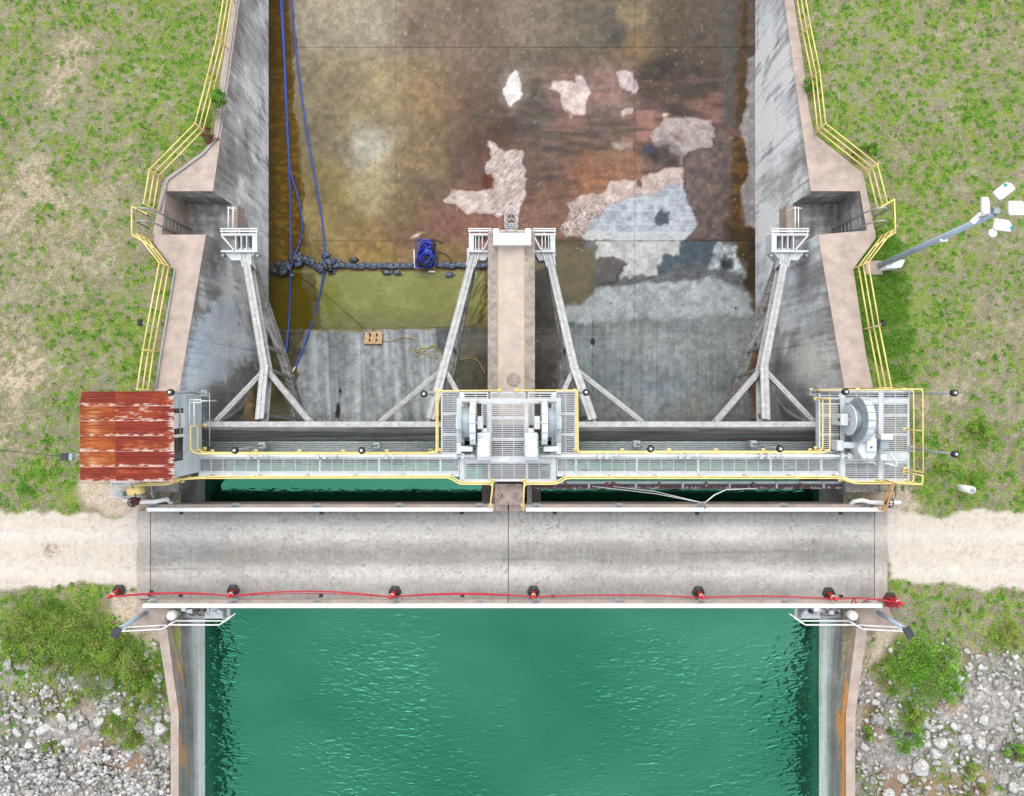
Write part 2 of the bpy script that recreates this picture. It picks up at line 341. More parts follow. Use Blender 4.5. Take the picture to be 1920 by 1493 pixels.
def earth_colour(px, py):
    g0, g = greenness(px, py); road, sand, rub, br = masks(px, py)
    n = fbm(px / 16, py / 16, 70, 5); n3 = fbm(px / 4, py / 4, 77, 3); nb = fbm(px / 90, py / 90, 71, 3)
    c = np.array([150, 142, 116.]) + (n[..., None] - .5) * np.array([70, 68, 66]) + (n3[..., None] - .5) * np.array([60, 60, 56])
    c = mixc(c, sstep(.55, .35, nb) * .5, (146, 140, 122))
    c = mixc(c, sstep(.28, .02, g) * sstep(.45, .1, g0), (208, 188, 162))
    c = mixc(c, sstep(.42, .85, g) * .8, (136, 154, 62))
    c = mixc(c, sand * .85, np.array([226, 205, 182.]) + (n3[..., None] - .5) * 40)
    rc = np.array([178, 171, 164.]) + (n3[..., None] - .5) * 110 + (n[..., None] - .5) * 70
    c = c + rub[..., None] * (rc - c)
    c = mixc(c, br * .8, (168, 132, 102))
    rcol = np.array([228, 218, 203.]) + (n3[..., None] - .5) * 34 + (n[..., None] - .5) * 34
    rcol = mixc(rcol, sstep(22, 5, np.hypot((px - 97) * .9, py - 1031)) * sstep(.4, .6, n3) * .9, (150, 125, 105))
    rcol = mixc(rcol, sstep(.66, .74, fbm(px / 5, py / 5, 91, 2)) * .5, (190, 170, 150))
    rut = np.exp(-((py - 1003 + 8 * (fbm(px / 120, py * 0 + .5, 95, 2) - .5)) / 13) ** 2) + np.exp(-((py - 1072 + 8 * (fbm(px / 120, py * 0 + 2.5, 96, 2) - .5)) / 13) ** 2)
    rcol = mixc(rcol, np.clip(rut, 0, 1) * .45, (240, 234, 226)); rcol = mixc(rcol, np.clip(1 - rut, 0, 1) * sstep(.42, .7, n) * .35, (212, 196, 178))
    c = c + road[..., None] * (rcol - c)
    return c, g, road, sand, rub
def wall_outer(Y, side):                   # |X| where the earth sheet ends
    return 12.25
for side in (-1, 1):
    xs = np.concatenate([np.linspace(150, 26, 10), np.linspace(24, 12.1, 174)]) * side
    ys = np.concatenate([np.linspace(-150, -24, 8), np.arange(-19, 21.5, .07), np.linspace(24, 150, 8)])
    X, Y = np.meshgrid(xs, ys, indexing='ij')
    Z = zground(Y) + .10 * (fbm(X / 1.3, Y / 1.3, 3, 4) - .5) * sstep(12.9, 14, abs(X))
    rough = sstep(-9.5, -11.5, Y)
    Z = Z + rough * .35 * (fbm(X / .9, Y / .9, 13, 4) - .5)
    XYZ = np.stack([X, Y, Z], -1); px, py = proj(XYZ)
    c, g, road, sand, rub = earth_colour(px, py)
    far = np.maximum(sstep(23.5, 25, abs(X)), np.maximum(sstep(20.8, 22.5, Y), sstep(-18.5, -20, Y))); c = mixc(c, far, (146, 152, 98))
    xc = abs(X[:-1, :-1] + X[1:, 1:]) / 2; yc = (Y[:-1, :-1] + Y[1:, 1:]) / 2
    keep = ~((xc < 14.0) & (yc > 6.3) & (yc < 8.35)) & ~((xc < 13.15) & (yc < -3.9) & (yc > -7.6))
    gr = grid_obj('ground', M_EARTH, XYZ, lincol(c), keep, org=(side * 20, 0, 0)); tag(gr, kind='structure')
    rk = keep & (road[:-1, :-1] > .55)
    R3 = XYZ.copy(); R3[..., 2] += .012
    ro = grid_obj('gravel_road', M_GRAVEL, R3, lincol(c), rk, org=(side * 20, -6, 0)); tag(ro, kind='structure')

# ------------------------------------------------------------------ chute floor, ogee aprons
ZF = -9.2
R1 = lambda pts: [(1020 + x / 4.571, 180 + y / 4.571) for x, y in pts]
R2 = lambda pts: [(1000 + x / 4.148, 440 + y / 4.147) for x, y in pts]
L3 = lambda pts: [(490 + x / 4.148, 440 + y / 4.147) for x, y in pts]
C2 = lambda pts: [(640 + x / 2.985, y / 2.985) for x, y in pts]
BASE = [(600,40,168,154,132),(700,40,160,148,128),(800,50,134,114,98),(900,60,130,108,95),(1000,40,136,120,105),(1100,50,120,108,95),(1150,60,98,92,84),(1183,40,152,130,102),(1183,90,140,112,85),(1250,50,108,94,80),(1330,60,105,92,82),(1370,100,100,86,76),(1410,60,120,100,88),
 (620,150,140,126,102),(620,250,146,131,105),(700,180,160,141,110),(690,285,186,180,164),(800,200,156,130,96),(850,200,134,106,86),(900,200,106,86,76),(920,260,94,68,60),(880,300,110,84,74),(800,300,140,116,90),(620,350,150,130,86),(700,350,166,150,115),(800,350,124,105,85),(760,400,140,116,86),(600,430,160,138,92),(680,430,156,130,86),(780,430,130,100,80),(850,420,142,100,86),
 (990,170,112,102,92),(1000,240,110,96,88),(1010,300,106,90,82),(1040,350,126,95,80),(1040,420,140,105,92),(1060,200,126,96,90),(1120,250,110,92,86),(1130,300,126,98,80),(1100,330,156,106,80),(1150,330,152,112,90),(1150,180,142,114,108),(1220,150,74,62,55),(1300,150,84,72,65),(1270,210,84,70,62),(1340,220,132,96,88),(1230,230,162,116,104),(1300,330,110,88,82),(1330,380,106,85,82),(1360,300,116,92,85),(1350,440,106,85,85),
 (560,475,148,122,70),(700,475,166,136,82),(830,475,150,125,80),(900,440,150,105,90),(1040,480,92,82,55),(1200,480,185,185,185),(1300,560,165,168,172),(1100,650,130,135,138),(1200,640,142,145,147),(1300,640,136,140,142),(1380,640,136,138,138),(1150,720,122,128,135),(1250,720,132,138,146),(1350,720,122,126,128),(1150,780,116,115,113),(1300,780,122,122,119)]
def floor_paint(px, py, X, Y):
    e1 = fbm(px / 16, py / 16, 101, 3) - .5; e2 = fbm(px / 16, py / 16, 102, 3) - .5
    wx = px + 15 * e1 + 2.5 * (fbm(px / 4, py / 4, 103, 2) - .5); wy = py + 15 * e2 + 2.5 * (fbm(px / 4, py / 4, 104, 2) - .5)
    n = fbm(px / 60, py / 60, 110, 5); n2 = fbm(px / 10, py / 10, 111, 4); n3 = fbm(px / 2.6, py / 2.6, 112, 2)
    vs = fbm(px / 4, py / 120, 120, 4); hsn = fbm(px / 120, py / 4, 121, 4)
    c = field(px + 50 * (n - .5), py + 50 * (fbm(px / 60, py / 60, 113, 5) - .5), BASE, 1.9, 260)
    rough = np.full(px.shape, .8); mot = fbm(px / 7, py / 7, 160, 4)
    c = c * (1 + .34 * (n2[..., None] - .5) + .30 * (n - .5)[..., None])
    # brushed swirls and rust streaks in the middle
    mid = sstep(900, 980, px) * sstep(1420, 1330, px) * sstep(455, 440, py) * sstep(110, 150, py)
    hs2 = fbm(px / 45, py / 9, 122, 5); c = mixc(c, mid * sstep(.5, .72, hs2) * .55, (84, 74, 70)); c = mixc(c, mid * sstep(.5, .3, hs2) * .35, (170, 128, 114))
    def patch(poly, col, soft=3.0, amt=1.0, rg=None, tex=.25, warp=True):
        nonlocal c, rough
        m = polymask(wx if warp else px, wy if warp else py, poly, soft * 1.3 + 1.5) * amt; m = np.clip(m * (.86 + .26 * mot), 0, 1)
        cc = np.asarray(col, float) * (1 + tex * (n2[..., None] - .5) * 1.6)
        c = c + m[..., None] * (cc - c)
        if rg is not None: rough = rough + m * (rg - rough)
        return m
    def rim(poly, col, wd=5, amt=.7):
        nonlocal c
        m = polymask(wx, wy, poly, 1.0 + wd); e = np.clip(1 - abs(m - .5) * 2.4, 0, 1) * amt
        c = mixc(c, e, col)
    A = C2([(965,395),(1000,405),(995,560),(950,600),(915,540),(900,490),(940,440)])
    patch(C2([(930,370),(1040,380),(1045,560),(960,640),(880,560),(890,450)]), (150,132,124), 14, .7)
    patch(A, (232,222,218), 2)
    B = C2([(1180,460),(1310,460),(1310,420),(1350,430),(1390,495),(1370,560),(1370,640),(1280,645),(1240,600),(1220,525),(1170,495)])
    patch(C2([(1100,400),(1640,350),(1640,650),(1230,660),(1150,560)]), (160,126,120), 30, .55)
    patch(B, (216,190,186), 2)
    patch(C2([(1550,405),(1620,405),(1660,490),(1640,535),(1560,490)]), (198,180,178), 2)
    patch(C2([(1570,615),(1625,610),(1620,650),(1575,645)]), (190,172,168), 2)
    patch(C2([(1800,640),(1830,625),(1835,650),(1810,665)]), (205,190,182), 2)
    D = C2([(810,795),(860,800),(900,850),(1010,830),(1025,1000),(1040,1100),(1000,1200),(920,1190),(870,1210),(760,1180),(690,1200),(670,1160),(560,1130),(560,1105),(620,1070),(720,1075),(850,1060),(835,1000),(810,950),(840,880)])
    patch(C2([(790,780),(1080,800),(1080,1250),(700,1330),(420,1360),(480,1150),(760,1000)]), (140,98,88), 40, .55)
    rim(D, (92,66,60), 14, .45); patch(D, (208,188,182), 2.5); rim(D, (226,206,198), 3, .35)
    mD = polymask(wx, wy, D, 3) * sstep(900, 930, px)
    c = mixc(c, mD * sstep(.52, .62, fbm((px + py) / 3, (px - py) / 14, 131, 3)) * .6, (150, 138, 132))
    patch(C2([(800,985),(850,975),(855,1050),(810,1065),(780,1050)]), (112,62,36), 5)
    patch(C2([(385,1330),(430,1310),(460,1308),(430,1330)]), (222,205,196), 2)
    # right part
    E = R1([(570,720),(780,715),(780,790),(830,800),(850,690),(1000,640),(1200,610),(1200,760),(1090,760),(900,840),(780,850),(660,900),(540,950),(470,1010),(400,1090),(340,1230),(190,1200),(140,1130),(200,1060),(230,980),(200,920),(330,840),(520,830)])
    patch(R1([(400,560),(780,540),(780,820),(500,860),(200,880),(200,760)]), (186,124,92), 30, .38)
    G = R1([(1000,250),(1060,200),(1420,190),(1480,300),(1440,440),(1330,460),(1210,510),(1200,620),(1150,600),(1180,500),(1090,480),(940,400),(900,330)])
    rim(G, (96,72,66), 12, .4); patch(G, (180,164,160), 3); rim(G, (206,190,184), 3, .35)
    patch(R1([(1090,330),(1170,320),(1180,380),(1120,380)]), (135,100,92), 8, .7)
    patch(R1([(590,400),(700,380),(750,400),(740,450),(620,455)]), (172,150,142), 6)
    patch(R1([(820,430),(1060,420),(1170,520),(1180,600),(860,560)]), (72,66,66), 16, .75, tex=.6)
    patch(R1([(860,440),(930,420),(930,490),(880,490)]), (78,80,120), 4, .8)
    HH = R1([(1210,510),(1330,460),(1440,440),(1480,300),(1540,280),(1620,340),(1580,1240),(1200,1240),(1310,1100),(1280,990),(1220,900),(1200,600)])
    patch(HH, (108,88,82), 2.5, .95, .45, tex=.5); rim(HH, (66,54,52))
    rim(E, (110,80,72), 12, .35); patch(E, (206,182,176), 2.5); rim(E, (224,204,196), 3, .3)
    mE = polymask(wx, wy, E, 3) * sstep(.5, .62, fbm(px / 3.2, py / 3.2, 133, 3)) * sstep(350, 410, py)
    c = mixc(c, mE * .7, (120, 110, 108))
    FF = R1([(780,850),(900,840),(1090,760),(1200,760),(1220,900),(1270,970),(1310,1100),(1260,1190),(1160,1240),(340,1240),(400,1090),(540,950),(660,900)])
    patch(FF, (180,184,194), 2.5)
    mF = polymask(wx, wy, FF, 3); c = mixc(c, mF * sstep(.5, .65, hsn) * .8, (205,206,210)); c = mixc(c, mF * sstep(425, 448, py) * .7, (208,206,205))
    patch(R1([(960,1040),(1000,990),(1090,1000),(1070,1090),(1010,1110),(960,1080)]), (72,78,90), 2, 1, .4)
    patch(R1([(1520,-800),(1640,-800),(1640,240),(1570,280),(1520,200)]), (92,86,78), 4, .8, .5)
    patch(R1([(1690,-830),(1740,-830),(1730,100),(1720,240),(1650,285),(1640,240),(1650,0)]), (92,66,26), 3, 1, .3, .4)
    CH = R1([(1620,340),(1720,330),(1750,500),(1740,680),(1690,830),(1700,930),(1700,1080),(1860,1180),(1870,1500),(1700,1400),(1580,1240)])
    patch(CH, (104,72,24), 3, 1, .25, .5); patch(R1([(1560,1080),(1870,1180),(1870,1480),(1720,1400),(1580,1240)]), (70,54,22), 10, .8, .25)
    patch(R1([(1740,-300),(1880,-420),(1880,1160),(1750,1120),(1700,900),(1690,800),(1750,650),(1740,450),(1690,280),(1740,100)]), (162,154,154), 3)
    # below the joint, right bay
    pj = py > 453
    def below(poly, *a, **k):
        nonlocal c, rough
        c0 = c.copy(); r0 = rough.copy(); patch(poly, *a, **k)
        c = np.where(pj[..., None], c, c0); rough = np.where(pj, rough, r0)
    below(R2([(400,40),(1700,40),(1700,420),(1400,330),(1100,380),(900,370),(480,430)]), (112,112,116), 4)
    below(R2([(480,40),(1140,40),(1140,180),(1040,160),(950,240),(960,300),(840,330),(700,330),(660,350),(730,240),(620,160),(520,180),(540,270),(490,230)]), (196,193,190), 3)
    below(R2([(-40,60),(180,100),(470,110),(480,400),(470,450),(400,520),(240,550),(-40,560)]), (104,92,54), 6, .95, .35)
    below(R2([(-40,290),(110,290),(180,560),(200,900),(190,1250),(-40,1250)]), (66,54,46), 10, .9, .5, .5)
    below(R2([(20,290),(110,290),(110,420),(20,420)]), (34,26,10), 8, .8, .3)
    bl = R2([(490,200),(520,180),(620,160),(730,240),(640,350),(500,400),(470,380)])
    below(bl, (98,88,86), 3, 1, .45); rim(R2([(240,552),(400,522),(480,432),(500,400),(640,352),(730,240),(640,362),(510,415),(490,445),(410,535),(250,562)]), (52,46,42), 4)
    below(R2([(1140,40),(1440,40),(1430,130),(1380,230),(1230,200),(1220,260),(1100,210),(1080,290),(960,300),(950,240),(1040,160),(1140,180)]), (70,84,98), 4, .95, .35)
    below(R2([(1440,70),(1570,70),(1590,180),(1640,220),(1660,340),(1540,280),(1450,280),(1370,260),(1400,170)]), (172,174,178), 4, .9, tex=.8)
    below(R2([(1450,190),(1520,180),(1540,260),(1470,270)]), (34,38,46), 6, .8)
    below(R2([(240,550),(400,522),(480,430),(620,420),(780,380),(950,370),(1130,380),(1400,330),(1600,420),(1700,490),(1712,640),(1500,620),(1300,630),(1000,660),(700,650),(500,690),(270,680)]), (174,177,180), 5)
    below(R2([(1570,40),(1800,40),(1800,480),(1700,470),(1650,400),(1650,220),(1590,180)]), (78,60,22), 6, 1, .3, .5)
    below(R2([(1715,480),(1800,480),(1800,1500),(1690,1500),(1680,1100),(1700,800),(1712,640)]), (104,66,40), 6, .9, .5, .5)
    rb = sstep(1035, 1050, px) * sstep(596, 604, py) * sstep(1416, 1408, px)
    c = c * (1 + rb * .20 * (vs - .5))[..., None]; c = mixc(c, rb * sstep(.62, .8, vs) * .18, (165,170,175))
    c = mixc(c, np.clip(1 - abs(px - 1111.5) / 1.2, 0, 1) * rb * .7, (60,62,64)); c = mixc(c, np.clip(1 - abs(py - 632) / .9, 0, 1) * rb * .4, (150,154,156))
    c = mixc(c, sstep(6, 3, np.hypot((px - 1111.5), (py - 641) * .7)) * .9, (36,38,40))
    for qx, qy in ((1335,521),(1380,578)): c = mixc(c, sstep(2.4, 1.2, np.hypot(px - qx, py - qy)), (20,20,22))
    # left bay
    below(L3([(-60,300),(1790,300),(1790,760),(-60,760)]), (126,118,64), 4, .9, .5)
    below(L3([(-60,745),(350,745),(300,950),(260,1240),(225,1500),(-60,1500)]), (78,70,28), 6, .95, .45, .5)
    below(L3([(1365,735),(1800,700),(1800,1500),(1340,1500),(1430,1000),(1400,930)]), (82,78,62), 4, .95, .5, .5)
    below(L3([(1370,738),(1505,735),(1480,880),(1440,930),(1372,880)]), (74,82,92), 4)
    sl_ = L3([(342,752),(1370,737),(1368,850),(1400,930),(1432,1000),(1345,1500),(222,1500),(260,1240),(300,950)])
    below(sl_, (148,151,156), 3)
    lm = polymask(wx, wy, sl_, 3) * pj
    vs2 = fbm((px - (py - 610) * .05) / 7, py / 160, 141, 4)
    c = c * (1 + lm * .45 * (vs2 - .5))[..., None]; c = mixc(c, lm * sstep(.6, .8, vs2) * .3, (205,208,210))
    c = mixc(c, lm * sstep(.42, .28, vs2) * .35, (104,106,108))
    for qx, qy, a_, b_ in ((638,733,2.5,5),(634,770,4,14),(631,777,3,6)):
        c = mixc(c, sstep(1.25, .8, np.hypot((px - qx) / a_, (py - qy) / b_)), (38,38,38))
    # speckle
    c = np.clip(122 + (c - 128) * 1.16, 6, 255); gm = c @ np.array([.3, .59, .11]); c = gm[..., None] + (c - gm[..., None]) * .92 + np.array([-2., 1., -1.])
    c = c * (1 + .16 * (n3[..., None] - .5))
    c = mixc(c, sstep(.88, .93, vnoise(px / 3.1, py / 3.1, 150)) * sstep(.5, .7, n) * .4, (60, 52, 48))
    c = mixc(c, sstep(.93, .97, vnoise(px / 3.4, py / 3.4, 151)) * .5, (215, 205, 190))
    return c, rough
def bands(e0, e1, step):
    n = max(2, int(round((e1 - e0) / step)) + 1); return np.linspace(e0, e1, n)
chute = thing('chute_floor', None, None, (0, 8, ZF)); tag(chute, kind='structure')
XS = [-12.02, -5.73, 6.05, 12.02]; YS = [3.46, 7.75, 17.3, 26.0, 45.0]
for i in range(3):
    for j in range(4):
        if j == 3: xs, ys = np.linspace(XS[i], XS[i + 1], 8), np.linspace(YS[j], YS[j + 1], 8)
        else:
            xs = bands(XS[i] + .007 * (i > 0), XS[i + 1] - .007 * (i < 2), .05); ye = min(YS[j + 1], 20.6) - .009
            ys = bands(YS[j] + .009 * (j > 0), ye, .05)
            if j == 2: ys = np.concatenate([ys, np.arange(ys[-1] + .3, YS[3] - .1, .3), [YS[3]]])
        X, Y = np.meshgrid(xs, ys, indexing='ij'); Z = np.full(X.shape, ZF) + .012 * (fbm(X / 2, Y / 2, 6, 2) - .5) * sstep(12, 11.6, abs(X))
        XYZ = np.stack([X, Y, Z], -1); px, py = proj(XYZ); c, rg = floor_paint(px, py, X, Y)
        grid_obj('slab', M_CONC, XYZ, lincol(c, .60, rg), parent=chute)
MB().box(-12.1, 12.1, 3.2, 45, ZF - .5, ZF - .05).build('joint_filler', M_DARKC, chute)
# ogee crest profile (Y, z) from toe to sill and upstream floor
OG_Y = [-5.0, -2.2, -1.2, -.8, -.4, 0.0, .5, 1.0, 1.5, 2.0, 2.4, 2.8, 3.1, 3.46]; OG_Z = [-7.4, -6.1, -5.88, -5.93, -6.15, -6.45, -6.95, -7.5, -8.02, -8.5, -8.81, -9.03, -9.14, -9.2]
for nm, xa, xb, lab in (('left', -12.02, -.86, None), ('right', .86, 12.02, None)):
    xs = bands(xa, xb, .05); ys = np.concatenate([np.linspace(-5, -1.3, 6), bands(-1.2, 3.46, .05)])
    X, Y = np.meshgrid(xs, ys, indexing='ij'); Z = np.interp(Y, OG_Y, OG_Z)
    XYZ = np.stack([X, Y, Z], -1); px, py = proj(XYZ); c, rg = floor_paint(px, py, X, Y)
    o = grid_obj('spillway_apron', M_CONC, XYZ, lincol(c, .60, rg)); tag(o, kind='structure')
# shallow water in the chute
def pool_paint(px, py):
    n = fbm(px / 30, py / 30, 201, 4); n2 = fbm(px / 9, py / 5, 202, 4); e = 10 * (fbm(px / 8, py / 8, 203, 3) - .5)
    c = np.zeros(px.shape + (3,)) + np.array([140, 142, 68.])
    c = mixc(c, sstep(.5, .7, n) * .5, (158, 160, 96)); c = mixc(c, sstep(570, 616, py) * .65, (120, 120, 78))
    c = mixc(c, sstep(868, 890, px) * sstep(.45, .6, fbm((px + .6 * py) / 3.2, (px - py) / 30, 204, 3)) * .8, (92, 86, 30))
    c = mixc(c, sstep(594, 588, px + e - (py - 512) * .13) * sstep(508, 514, py), (96, 84, 12))
    up = sstep(510, 504, py)
    c = mixc(c, up, (104, 78, 20)); c = mixc(c, up * sstep(.5, .68, n2) * .6, (140, 112, 34)); c = mixc(c, up * sstep(260, 60, py) * .5, (86, 62, 20))
    c = mixc(c, sstep(530, 506, px) * .5, (60, 46, 14))
    c = mixc(c, sstep(903, 916, px + e) * sstep(560, 520, py) * .8, (60, 48, 10))
    return c * (1 + .2 * (n2 - .5))[..., None]
xs = np.arange(-12.0, -.86, .05); ys = np.arange(3.2, 21, .05)
X, Y = np.meshgrid(xs, ys, indexing='ij'); Z = np.full(X.shape, ZF + .022); XYZ = np.stack([X, Y, Z], -1); px, py = proj(XYZ)
e = 22 * (fbm(px / 18, py / 40, 210, 4) - .5)
POOL = [(440,510),(918,510),(918,600),(880,612),(835,615),(583,617),(440,620)]
edge = np.interp(py, [-60, 0, 100, 200, 260, 335, 440, 505], [549, 549, 552, 550, 558, 567, 572, 590]) + e
inn = (polymask(px, py + e * .15, POOL, 2) > .5) | ((py < 512) & (px < edge))
wat = vcol_mat('shallow_water', (.92, 1.08), 2.0, .12, .01, True, spec=.25)
pw = grid_obj('pool_water', wat, XYZ, lincol(pool_paint(px, py), .60, np.full(px.shape, .08)), inn[:-1, :-1]); tag(pw, kind='structure')

# ------------------------------------------------------------------ reservoir water
m, t, b = new_mat('reservoir_water')
b.inputs['Base Color'].default_value = (.008, .050, .026, 1); b.inputs['Roughness'].default_value = .5; b.inputs['Specular IOR Level'].default_value = 0
gl = t.nodes.new('ShaderNodeBsdfGlossy'); gl.inputs['Roughness'].default_value = .02; gl.inputs['Color'].default_value = (.11, .60, .42, 1)
mxs = t.nodes.new('ShaderNodeMixShader'); mxs.inputs[0].default_value = .62
t.links.new(b.outputs[0], mxs.inputs[1]); t.links.new(gl.outputs[0], mxs.inputs[2])
t.links.new(mxs.outputs[0], t.nodes['Material Output'].inputs['Surface'])
g = t.nodes.new('ShaderNodeNewGeometry')
def wnode(scale, vec, rot, detail, dist):
    mp = t.nodes.new('ShaderNodeMapping'); mp.inputs['Scale'].default_value = vec; mp.inputs['Rotation'].default_value = (0, 0, math.radians(rot))
    n = t.nodes.new('ShaderNodeTexNoise'); n.inputs['Scale'].default_value = scale; n.inputs['Detail'].default_value = detail; n.inputs['Distortion'].default_value = dist
    t.links.new(g.outputs['Position'], mp.inputs['Vector']); t.links.new(mp.outputs[0], n.inputs['Vector']); return n
n1 = wnode(1.9, (1, 2.4, 1), 28, .6, 1.5); n2 = wnode(4.2, (1, 1.8, 1), -35, .6, 1.0); n3 = wnode(.22, (1, 1, 1), 0, 2, 0)
ad = t.nodes.new('ShaderNodeMath'); ad.operation = 'MULTIPLY_ADD'; ad.inputs[1].default_value = .30
t.links.new(n2.outputs[0], ad.inputs[0]); t.links.new(n1.outputs[0], ad.inputs[2])
am = ramp(t, n3.outputs[0], [(.40, (.30, .30, .30)), (.60, (1, 1, 1))])
mu = t.nodes.new('ShaderNodeMath'); mu.operation = 'MULTIPLY'; t.links.new(ad.outputs[0], mu.inputs[0]); t.links.new(am.outputs[0], mu.inputs[1])
bn = t.nodes.new('ShaderNodeBump'); bn.inputs['Strength'].default_value = .55; bn.inputs['Distance'].default_value = .14
sy = t.nodes.new('ShaderNodeSeparateXYZ'); t.links.new(g.outputs['Position'], sy.inputs[0]); mr = t.nodes.new('ShaderNodeMapRange'); mr.inputs[1].default_value = -7.4; mr.inputs[2].default_value = -10.5; mr.inputs[3].default_value = .07; mr.inputs[4].default_value = 1.0; t.links.new(sy.outputs[1], mr.inputs[0])
mu2 = t.nodes.new('ShaderNodeMath'); mu2.operation = 'MULTIPLY'; t.links.new(mu.outputs[0], mu2.inputs[0]); t.links.new(mr.outputs[0], mu2.inputs[1])
t.links.new(mu2.outputs[0], bn.inputs['Height']); t.links.new(bn.outputs[0], gl.inputs['Normal'])
nq = wnode(.085, (1, 1.3, 1), 40, 3, .4); gc = ramp(t, nq.outputs[0], [(.36, (.036, .205, .125)), (.66, (.085, .325, .210))]); t.links.new(gc.outputs[0], gl.inputs['Color'])
ZW = -2.1
wb = MB(); wb.add([(-12.1, -1.66, ZW), (-12.1, -17, ZW), (-150, -17, ZW), (-150, -150, ZW), (150, -150, ZW), (150, -17, ZW), (12.1, -17, ZW), (12.1, -1.66, ZW)], [(0, 1, 6, 7), (2, 3, 4, 5)])
tag(wb.build('reservoir_water', m, org=(0, -10, ZW)), kind='structure')

# ------------------------------------------------------------------ spillway side walls
WCOL_L = [(430,60,118,118,116),(480,60,152,152,150),(495,200,192,196,198),(440,200,150,152,152),(420,300,114,114,112),(480,350,178,180,182),(440,320,118,118,116),(400,480,100,98,95),(440,480,152,154,156),(390,560,110,108,105),(430,540,186,191,196),(380,640,150,158,168),(440,640,176,183,192),(360,700,165,172,182),(430,720,118,118,120),(460,600,118,118,118),(480,560,140,140,142),(495,450,178,180,182),(480,700,94,94,94),(500,40,185,188,190),(460,0,135,135,134),(500,300,195,198,200),(430,770,96,96,96)]
WCOL_R = [(1440,100,214,218,220),(1465,60,176,179,181),(1480,200,165,168,170),(1440,300,192,196,199),(1500,300,130,130,130),(1470,260,202,206,209),(1470,350,142,142,137),(1500,500,142,144,146),(1530,520,120,120,120),(1475,520,166,171,176),(1490,600,186,191,196),(1550,600,136,136,134),(1500,680,176,176,170),(1550,690,160,160,158),(1460,700,115,115,115),(1560,720,150,150,150),(1450,620,132,132,132),(1432,200,225,228,230),(1450,420,200,205,208),(1500,770,100,100,100),(1470,0,160,162,164)]
def wall_paint(px, py, Y, z, side):
    s = fbm(Y / .16, z / 2.2, 301 + side, 4); d = fbm((Y - z * .6) / .5, (z + Y * .3) / .95, 311 + side, 5); f = fbm(Y / .12, z / .12, 321 + side, 3)
    c = field(px + 26 * (d - .5), py + 26 * (f - .5), WCOL_L if side < 0 else WCOL_R, 1.6, 150)
    b2 = fbm(Y / 1.3, z / .9, 351 + side, 4); c = c * (1 + .34 * (s - .5) + .16 * (d - .5) + .16 * (f - .5) + .3 * (b2 - .5))[..., None]
    c = mixc(c, sstep(.56, .72, .5 * d + .5 * b2) * .4, (212, 216, 220)); c = mixc(c, sstep(.42, .30, .25 * d + .4 * b2 + .35 * s) * .4, (92, 92, 90))
    dep = np.interp(Y, ZT_Y, ZT_Z) - z
    c = mixc(c, sstep(.5, .0, dep + .5 * (s - .5)) * .35, (110, 104, 98))
    for zz in (-3.9, -6.4): c = mixc(c, np.clip(1 - abs(z - zz + .02 * np.sin(Y)) / .025, 0, 1) * .35, (70, 68, 66))
    for yy in (2.2, 11.4, 14.6): c = mixc(c, np.clip(1 - abs(Y - yy) / .03, 0, 1) * .5, (80, 78, 76))
    dr = sstep(.60, .72, fbm(Y / .09, z * 0 + side, 361, 3)) * sstep(3.0, .3, dep + 1.5 * vnoise(Y / .2, z * 0, 363)); c = mixc(c, dr * .45, (84, 84, 82))
    lw = fbm(Y / .25, z / .25, 371, 4) - .5
    pt = polymask(px + 26 * lw, py + 30 * (s - .5), [(372,600),(425,545),(452,600),(450,680),(420,720),(345,735),(352,690)] if side < 0 else [(1498,640),(1545,625),(1562,690),(1520,712),(1500,690)], 9); c = mixc(c, pt * (.6 + .5 * (b2 - .5)), (186, 196, 208) if side < 0 else (190, 187, 178))
    # seal track swept by the gate edge
    r = np.hypot(Y - 6.25, z + 3.0)
    c = mixc(c, sstep(.22, .06, abs(r - 7.4)) * sstep(4.5, 2, Y) * .6, (66, 68, 72)); c = mixc(c, sstep(.07, .02, abs(r - 7.15)) * sstep(4.5, 2, Y) * .6, (165, 172, 178))
    # upstream part: water-line bands
    up = sstep(-2.4, -2.9, Y); hb = fbm(Y / 3, z / .06, 331 + side, 4)
    uc = np.zeros(c.shape) + np.array([112, 110, 108.]); uc = mixc(uc, sstep(-1.0, -1.35, z + .12 * (hb - .5)), (150, 152, 154)); uc = mixc(uc, sstep(-1.42, -1.6, z), (198, 197, 192))
    uc = uc * (1 + .5 * (hb - .5) + .3 * (d - .5))[..., None]
    ot = sstep(.55, .66, fbm(Y / 1.1, z / .6 + 3, 341 + side, 3)) * sstep(-.95, -.25, z) * sstep(-8.4, -9, Y)
    if side > 0: ot = np.maximum(ot, sstep(-.45, -.12, z + .3 * (s - .5)) * sstep(-8, -8.6, Y))
    uc = mixc(uc, ot * (.85 if side > 0 else .5), (206, 128, 58))
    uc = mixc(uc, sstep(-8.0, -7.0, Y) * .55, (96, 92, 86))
    return c + up[..., None] * (uc - c)
OUT = {-1: dict(low=[(290,733),(299,660),(327,504),(288,455),(289,440)], rim=[(303,352),(311,364),(303,440),(286,440)], upo=[(309,335),(379,285),(400,258),(413,150),(436,0),(447,-90)]),
        1: dict(low=[(1637,728),(1623,660),(1600,504),(1642,447),(1641,431)], rim=[(1621,338),(1611,349),(1625,432),(1640,432)], upo=[(1618,325),(1526,251),(1516,200),(1505,110),(1488,0),(1472,-90)])}
YR0, YR1, ZA = 6.41, 8.30, -4.7            # gate-arm niche in each wall
